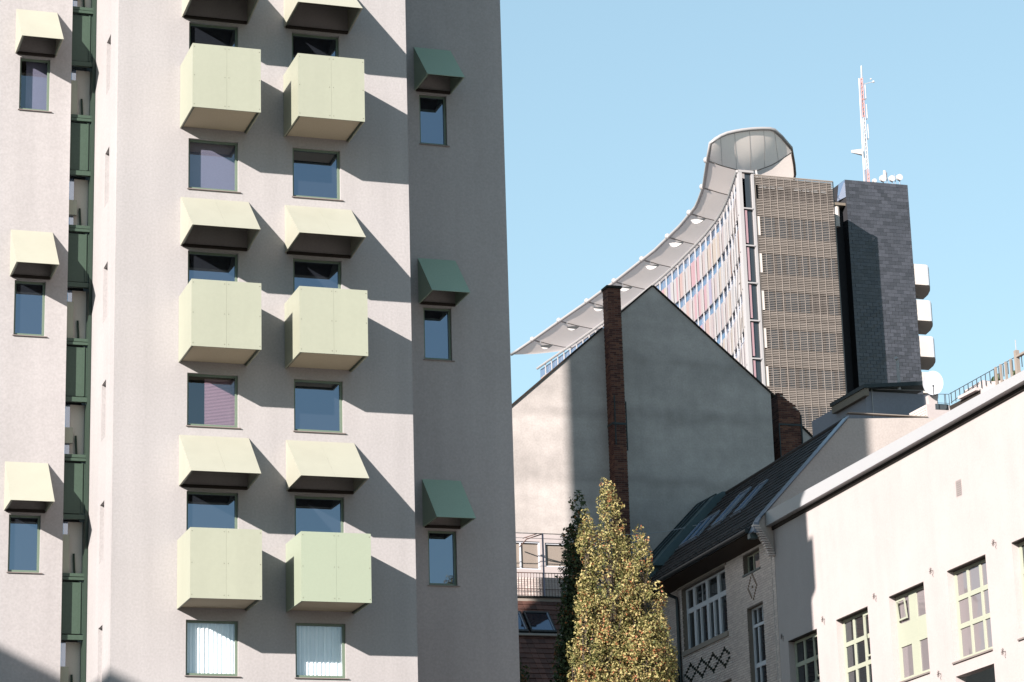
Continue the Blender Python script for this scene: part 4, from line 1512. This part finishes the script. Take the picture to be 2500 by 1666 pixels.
# slate tower behind, with balconies, mast and dishes
ST = thing('slate_tower', (106, 210, 0), 'dark slate clad tower slab with rounded cream balconies, beyond the louvred office end', 'building')
part('wall', MB().box(102.71, 109.12, 205.03, 222, 0, 80.08), 'slate_joint', ST)
tl = MB().box(-.318, .318, -.03, .02, -.165, .165).mesh('slate_slab', MT['slate'])
rest = MB()
n = 0
z = 80.06 - .17
row = 0
while z > 56.5:
    x = 102.72
    first_ = True
    while x < 109.10:
        ln = .318 if (row % 2 and first_) else .636
        first_ = False
        e = min(x + ln, 109.12)
        if e - x > .1:
            if n < 300 and abs(e - x - .636) < .01:
                o_ = link('slate_slab', tl, ST, ((x + e) / 2, 205.0, z))
                o_.rotation_euler = (random.uniform(-.03, .03), random.uniform(-.004, .004), random.uniform(-.02, .02))
                n += 1
            else:
                t0 = random.uniform(-.012, .012)
                rest.hexa([(x + .003, 204.975 + t0, z - .165), (e - .012, 204.975 - t0, z - .165), (e - .012, 205.03, z - .165), (x + .003, 205.03, z - .165),
                           (x + .003, 204.975 - t0, z + .165), (e - .012, 204.975 + t0, z + .165), (e - .012, 205.03, z + .165), (x + .003, 205.03, z + .165)])
        x = e + .012
    z -= .345
    row += 1
part('slate_slab', rest, 'slate', ST, kind='stuff')
part('recess_wall', MB().box(99.3, 102.70, 206.0, 212, 0, 77.6), 'slate_joint', ST)
part('corner_glass', MB().quad((102.45, 206.4, 78.4), (102.70, 205.03, 78.4), (102.70, 205.03, 80.05), (102.70, 206.4, 80.05)), 'blue_glass', ST)
part('ledge', MB().box(100.6, 102.70, 205.2, 206.5, 77.6, 77.85), 'wood', ST)
part('pipe', MB().tube([(101.9, 205.6, 75.6), (101.9, 205.6, 77.6)], .28, 8), 'cream_panel', ST)
plan = [(109.13, 205.1), (110.62, 205.1), (111.05, 205.7), (111.5, 206.6), (111.95, 207.9), (112.2, 209.4), (109.13, 209.4)]
for k in range(7):
    zb = 70.53 - 3.45 * k
    fl_ = MB().prism([(x, y, zb - .10) for x, y in plan], (0, 0, .10))
    bo = part('balcony', fl_, 'cream_panel', ST, loc=(109.13, 207, zb))
    part('front_panel', MB().box(109.14, 110.45, 205.03, 205.095, zb - .12, zb + 1.86), 'cream_panel', bo)
    part('side_panel', MB().prism([(110.455, 205.03, zb - .1), (110.62, 205.06, zb - .1), (110.66, 205.10, zb - .1), (110.50, 205.12, zb - .1)], (0, 0, 1.94)), 'frame_white', bo)
    sdm = MB()
    for (a, b) in zip(plan[1:5], plan[2:6]):
        sdm.quad((a[0], a[1], zb - .12), (b[0], b[1], zb - .12), (b[0], b[1], zb + 1.8), (a[0], a[1], zb + 1.8))
    part('curved_panel', sdm, 'cream_panel', bo)
    part('lamp', MB().ball((110.0, 207.2, zb - .16), .08, 8, 5), 'fascia', bo)

MA = thing('antenna_mast', (106.5, 208, 80.1), 'slender red and white lattice mast on the slate tower roof', 'mast')
for (x, za, zb_, mt_) in ((106.32, 80.1, 82.4, 'mast_red'), (106.32, 82.4, 87.6, 'mast_white'), (106.34, 87.6, 91.6, 'mast_red')):
    m_ = MB()
    w_ = .15
    for dx, dy in ((-w_, -w_), (w_, -w_), (w_, w_), (-w_, w_)):
        m_.tube([(106.56 + dx * .8, 208 + dy, za), (106.60 + dx * .6, 208 + dy, zb_)], .035, 5)
    zz = za
    while zz < zb_ - .2:
        for (p, q) in (((-w_, -w_), (w_, -w_)), ((w_, -w_), (w_, w_))):
            m_.tube([(106.56 + p[0] * .75, 208 + p[1], zz), (106.56 + q[0] * .75, 208 + q[1], zz + .3)], .03, 4)
        zz += .42
    part('lattice', m_, mt_, MA)
part('pole', MB().tube([(106.08, 207.8, 80.1), (106.30, 207.8, 91.5)], .06, 6), 'mast_white', MA)
part('top_rod', MB().tube([(106.68, 208, 91.5), (106.74, 208, 92.9)], .07, 6), 'mast_white', MA)
part('side_arm', MB().hexa([(105.05, 207.9, 83.95), (106.2, 207.8, 83.80), (106.2, 208.1, 83.80), (105.05, 208, 83.95), (105.05, 207.9, 84.2), (106.2, 207.8, 84.4), (106.2, 208.1, 84.4), (105.05, 208, 84.2)]), 'mast_white', MA)
am_ = MB().tube([(106.98, 208, 85.6), (106.98, 208, 87.0)], .06, 6).tube([(106.6, 208, 85.5), (106.98, 208, 85.5)], .05, 5).mesh('antenna', MT['mast_white'], (106.98, 208, 85.5))
for z in (85.5, 87.5, 89.5):
    link('antenna', am_, MA, (106.98, 208, z))
part('weather_arm', MB().tube([(106.7, 208, 91.0), (107.8, 208, 91.35)], .03, 5).ball((107.9, 208, 91.4), .12, 6, 4).ball((107.65, 208, 91.65), .09, 6, 4), 'mast_white', MA)
spots = [(107.25, 81.35, .20, 'small round roof antenna beside the foot of the red and white mast'),
         (108.15, 81.65, .33, 'left of the three white microwave drums on the slate tower roof'),
         (109.75, 81.72, .30, 'middle one of the three white microwave drums on the slate tower roof'),
         (110.2 - .02, 81.9, .31, 'rightmost and highest white microwave drum on the slate tower roof')]
for x, z, r, lb in spots:
    x = min(x, 109.9 if r == .31 else x)
    if r == .30:
        x = 109.1
    D_ = thing('microwave_dish', (x, 208, 80.08), lb, 'antenna', 'antennas on the slate tower roof')
    part('drum', MB().tube([(x, 207.85, z), (x, 208.1, z)], r, 14), 'mast_white', D_)
    part('stand', MB().tube([(x + .1, 208.15, 80.08), (x + .1, 208.15, z + .2)], .05, 6), 'zinc', D_)
pl_ = thing('roof_antenna_pole', (108.5, 208, 80.08), 'thin dark pole with a small white head between the microwave drums', 'antenna', 'antennas on the slate tower roof')
part('pole', MB().tube([(108.6, 208, 80.08), (108.6, 208, 82.3)], .05, 6).tube([(109.45, 208, 80.08), (109.45, 208, 82.2)], .04, 6), 'zinc', pl_)
part('head', MB().tube([(108.4, 208, 81.6), (108.4, 208, 82.45)], .14, 8), 'mast_white', pl_)


# ------------------------------------------------------------------ trees
def crown(name, parent, mat, clumps, n, size, seed):
    r = np.random.default_rng(seed)
    cl = np.array([c[:3] for c in clumps])
    rad = np.array([c[3:6] for c in clumps])
    vol = rad[:, 0] * rad[:, 2]
    idx = r.choice(len(cl), n, p=vol / vol.sum())
    d = r.normal(size=(n, 3))
    d /= np.linalg.norm(d, axis=1)[:, None]
    rr = r.uniform(0.55, 1.04, n) ** 0.6
    P = cl[idx] + d * rad[idx] * rr[:, None]
    nv = d * 0.7 + r.normal(size=(n, 3)) * 0.55 + np.array([0, 0, .25])
    nv /= np.linalg.norm(nv, axis=1)[:, None]
    a = np.cross(nv, r.normal(size=(n, 3)))
    a /= np.linalg.norm(a, axis=1)[:, None]
    b = np.cross(nv, a)
    s = size * r.uniform(.6, 1.35, n)[:, None]
    V = np.empty((n, 4, 3))
    V[:, 0] = P - b * s
    V[:, 1] = P + a * s * .55 + nv * s * .15
    V[:, 2] = P + b * s
    V[:, 3] = P - a * s * .55 + nv * s * .15
    V = V.reshape(-1, 3) - np.array(wl(parent))
    me = bpy.data.meshes.new(name)
    me.vertices.add(n * 4)
    me.vertices.foreach_set('co', V.ravel())
    me.loops.add(n * 4)
    me.loops.foreach_set('vertex_index', np.arange(n * 4, dtype=np.int32))
    me.polygons.add(n)
    me.polygons.foreach_set('loop_start', np.arange(0, n * 4, 4, dtype=np.int32))
    me.update(calc_edges=True)
    me.materials.append(MT[mat])
    return link(name, me, parent, wl(parent))


def columnar(name, base, leaders, zlow, label, mat, n, size, seed, clump=(.15, .25)):
    """leaders: (x, y, ztop, width at 5 m below the tip)"""
    t = thing(name, base, label, 'tree')
    r = random.Random(seed)
    bx, by = base[0], base[1]
    tr = MB().tube([(bx, by, 0), (bx + .05, by, 2.2), (bx, by, zlow + 1), (leaders[0][0], leaders[0][1], leaders[0][2] - 1)], [.24, .19, .14, .03], 8)
    part('trunk', tr, 'bark', t)
    cl = []
    lm = MB()
    for lx, ly, zt, wd in leaders:
        lm.tube([(bx, by, zlow), ((bx + lx) / 2, (by + ly) / 2, zlow + 1.5), (lx, ly, (zlow + zt) / 2 + 1), (lx, ly, zt - .5)], [.09, .07, .05, .012], 6)
        z = zt - clump[1] * .9
        while z > zlow:
            f_ = min(1, (zt - z) / (zt - zlow) * 1.0)
            cx, cy = lx + (bx - lx) * f_ * .7, ly + (by - ly) * f_ * .7
            rad = wd * (1 - (1 - min(1, (zt - z) / 5.0)) ** 1.7)
            m = max(1, int(1.8 + rad * 7.5))
            for i in range(m):
                th = r.uniform(0, 2 * math.pi)
                q = rad * math.sqrt(r.uniform(.1, 1))
                sc = r.uniform(.65, 1.25)
                px_, py_, pz_ = cx + q * math.cos(th), cy + q * math.sin(th), z + r.uniform(-.2, .2)
                cl.append((px_, py_, pz_, clump[0] * sc, clump[0] * sc, clump[1] * sc))
                if r.random() < .25:
                    lm.tube([(cx, cy, pz_ - .7), (px_, py_, pz_)], [.03, .008], 4)
            z -= clump[1] * .62
    part('limb', lm, 'bark', t)
    crown('crown', t, mat, cl, n, size, seed)
    return t


columnar('hornbeam_tree', (22.0, 57.0, 0), [(21.65, 57.0, 15.30, .95), (22.45, 56.8, 14.05, .85), (21.08, 57.0, 14.5, .6), (22.12, 57.3, 14.0, .8), (22.95, 57.0, 12.5, .65), (20.9, 56.9, 12.6, .6), (23.25, 57.1, 11.4, .6), (20.65, 57.0, 11.3, .55)],
         5.5, 'narrow upright golden green tree in full sun, in front of the brick chimney strip', 'leaf_gold', 125000, 0.034, 3)
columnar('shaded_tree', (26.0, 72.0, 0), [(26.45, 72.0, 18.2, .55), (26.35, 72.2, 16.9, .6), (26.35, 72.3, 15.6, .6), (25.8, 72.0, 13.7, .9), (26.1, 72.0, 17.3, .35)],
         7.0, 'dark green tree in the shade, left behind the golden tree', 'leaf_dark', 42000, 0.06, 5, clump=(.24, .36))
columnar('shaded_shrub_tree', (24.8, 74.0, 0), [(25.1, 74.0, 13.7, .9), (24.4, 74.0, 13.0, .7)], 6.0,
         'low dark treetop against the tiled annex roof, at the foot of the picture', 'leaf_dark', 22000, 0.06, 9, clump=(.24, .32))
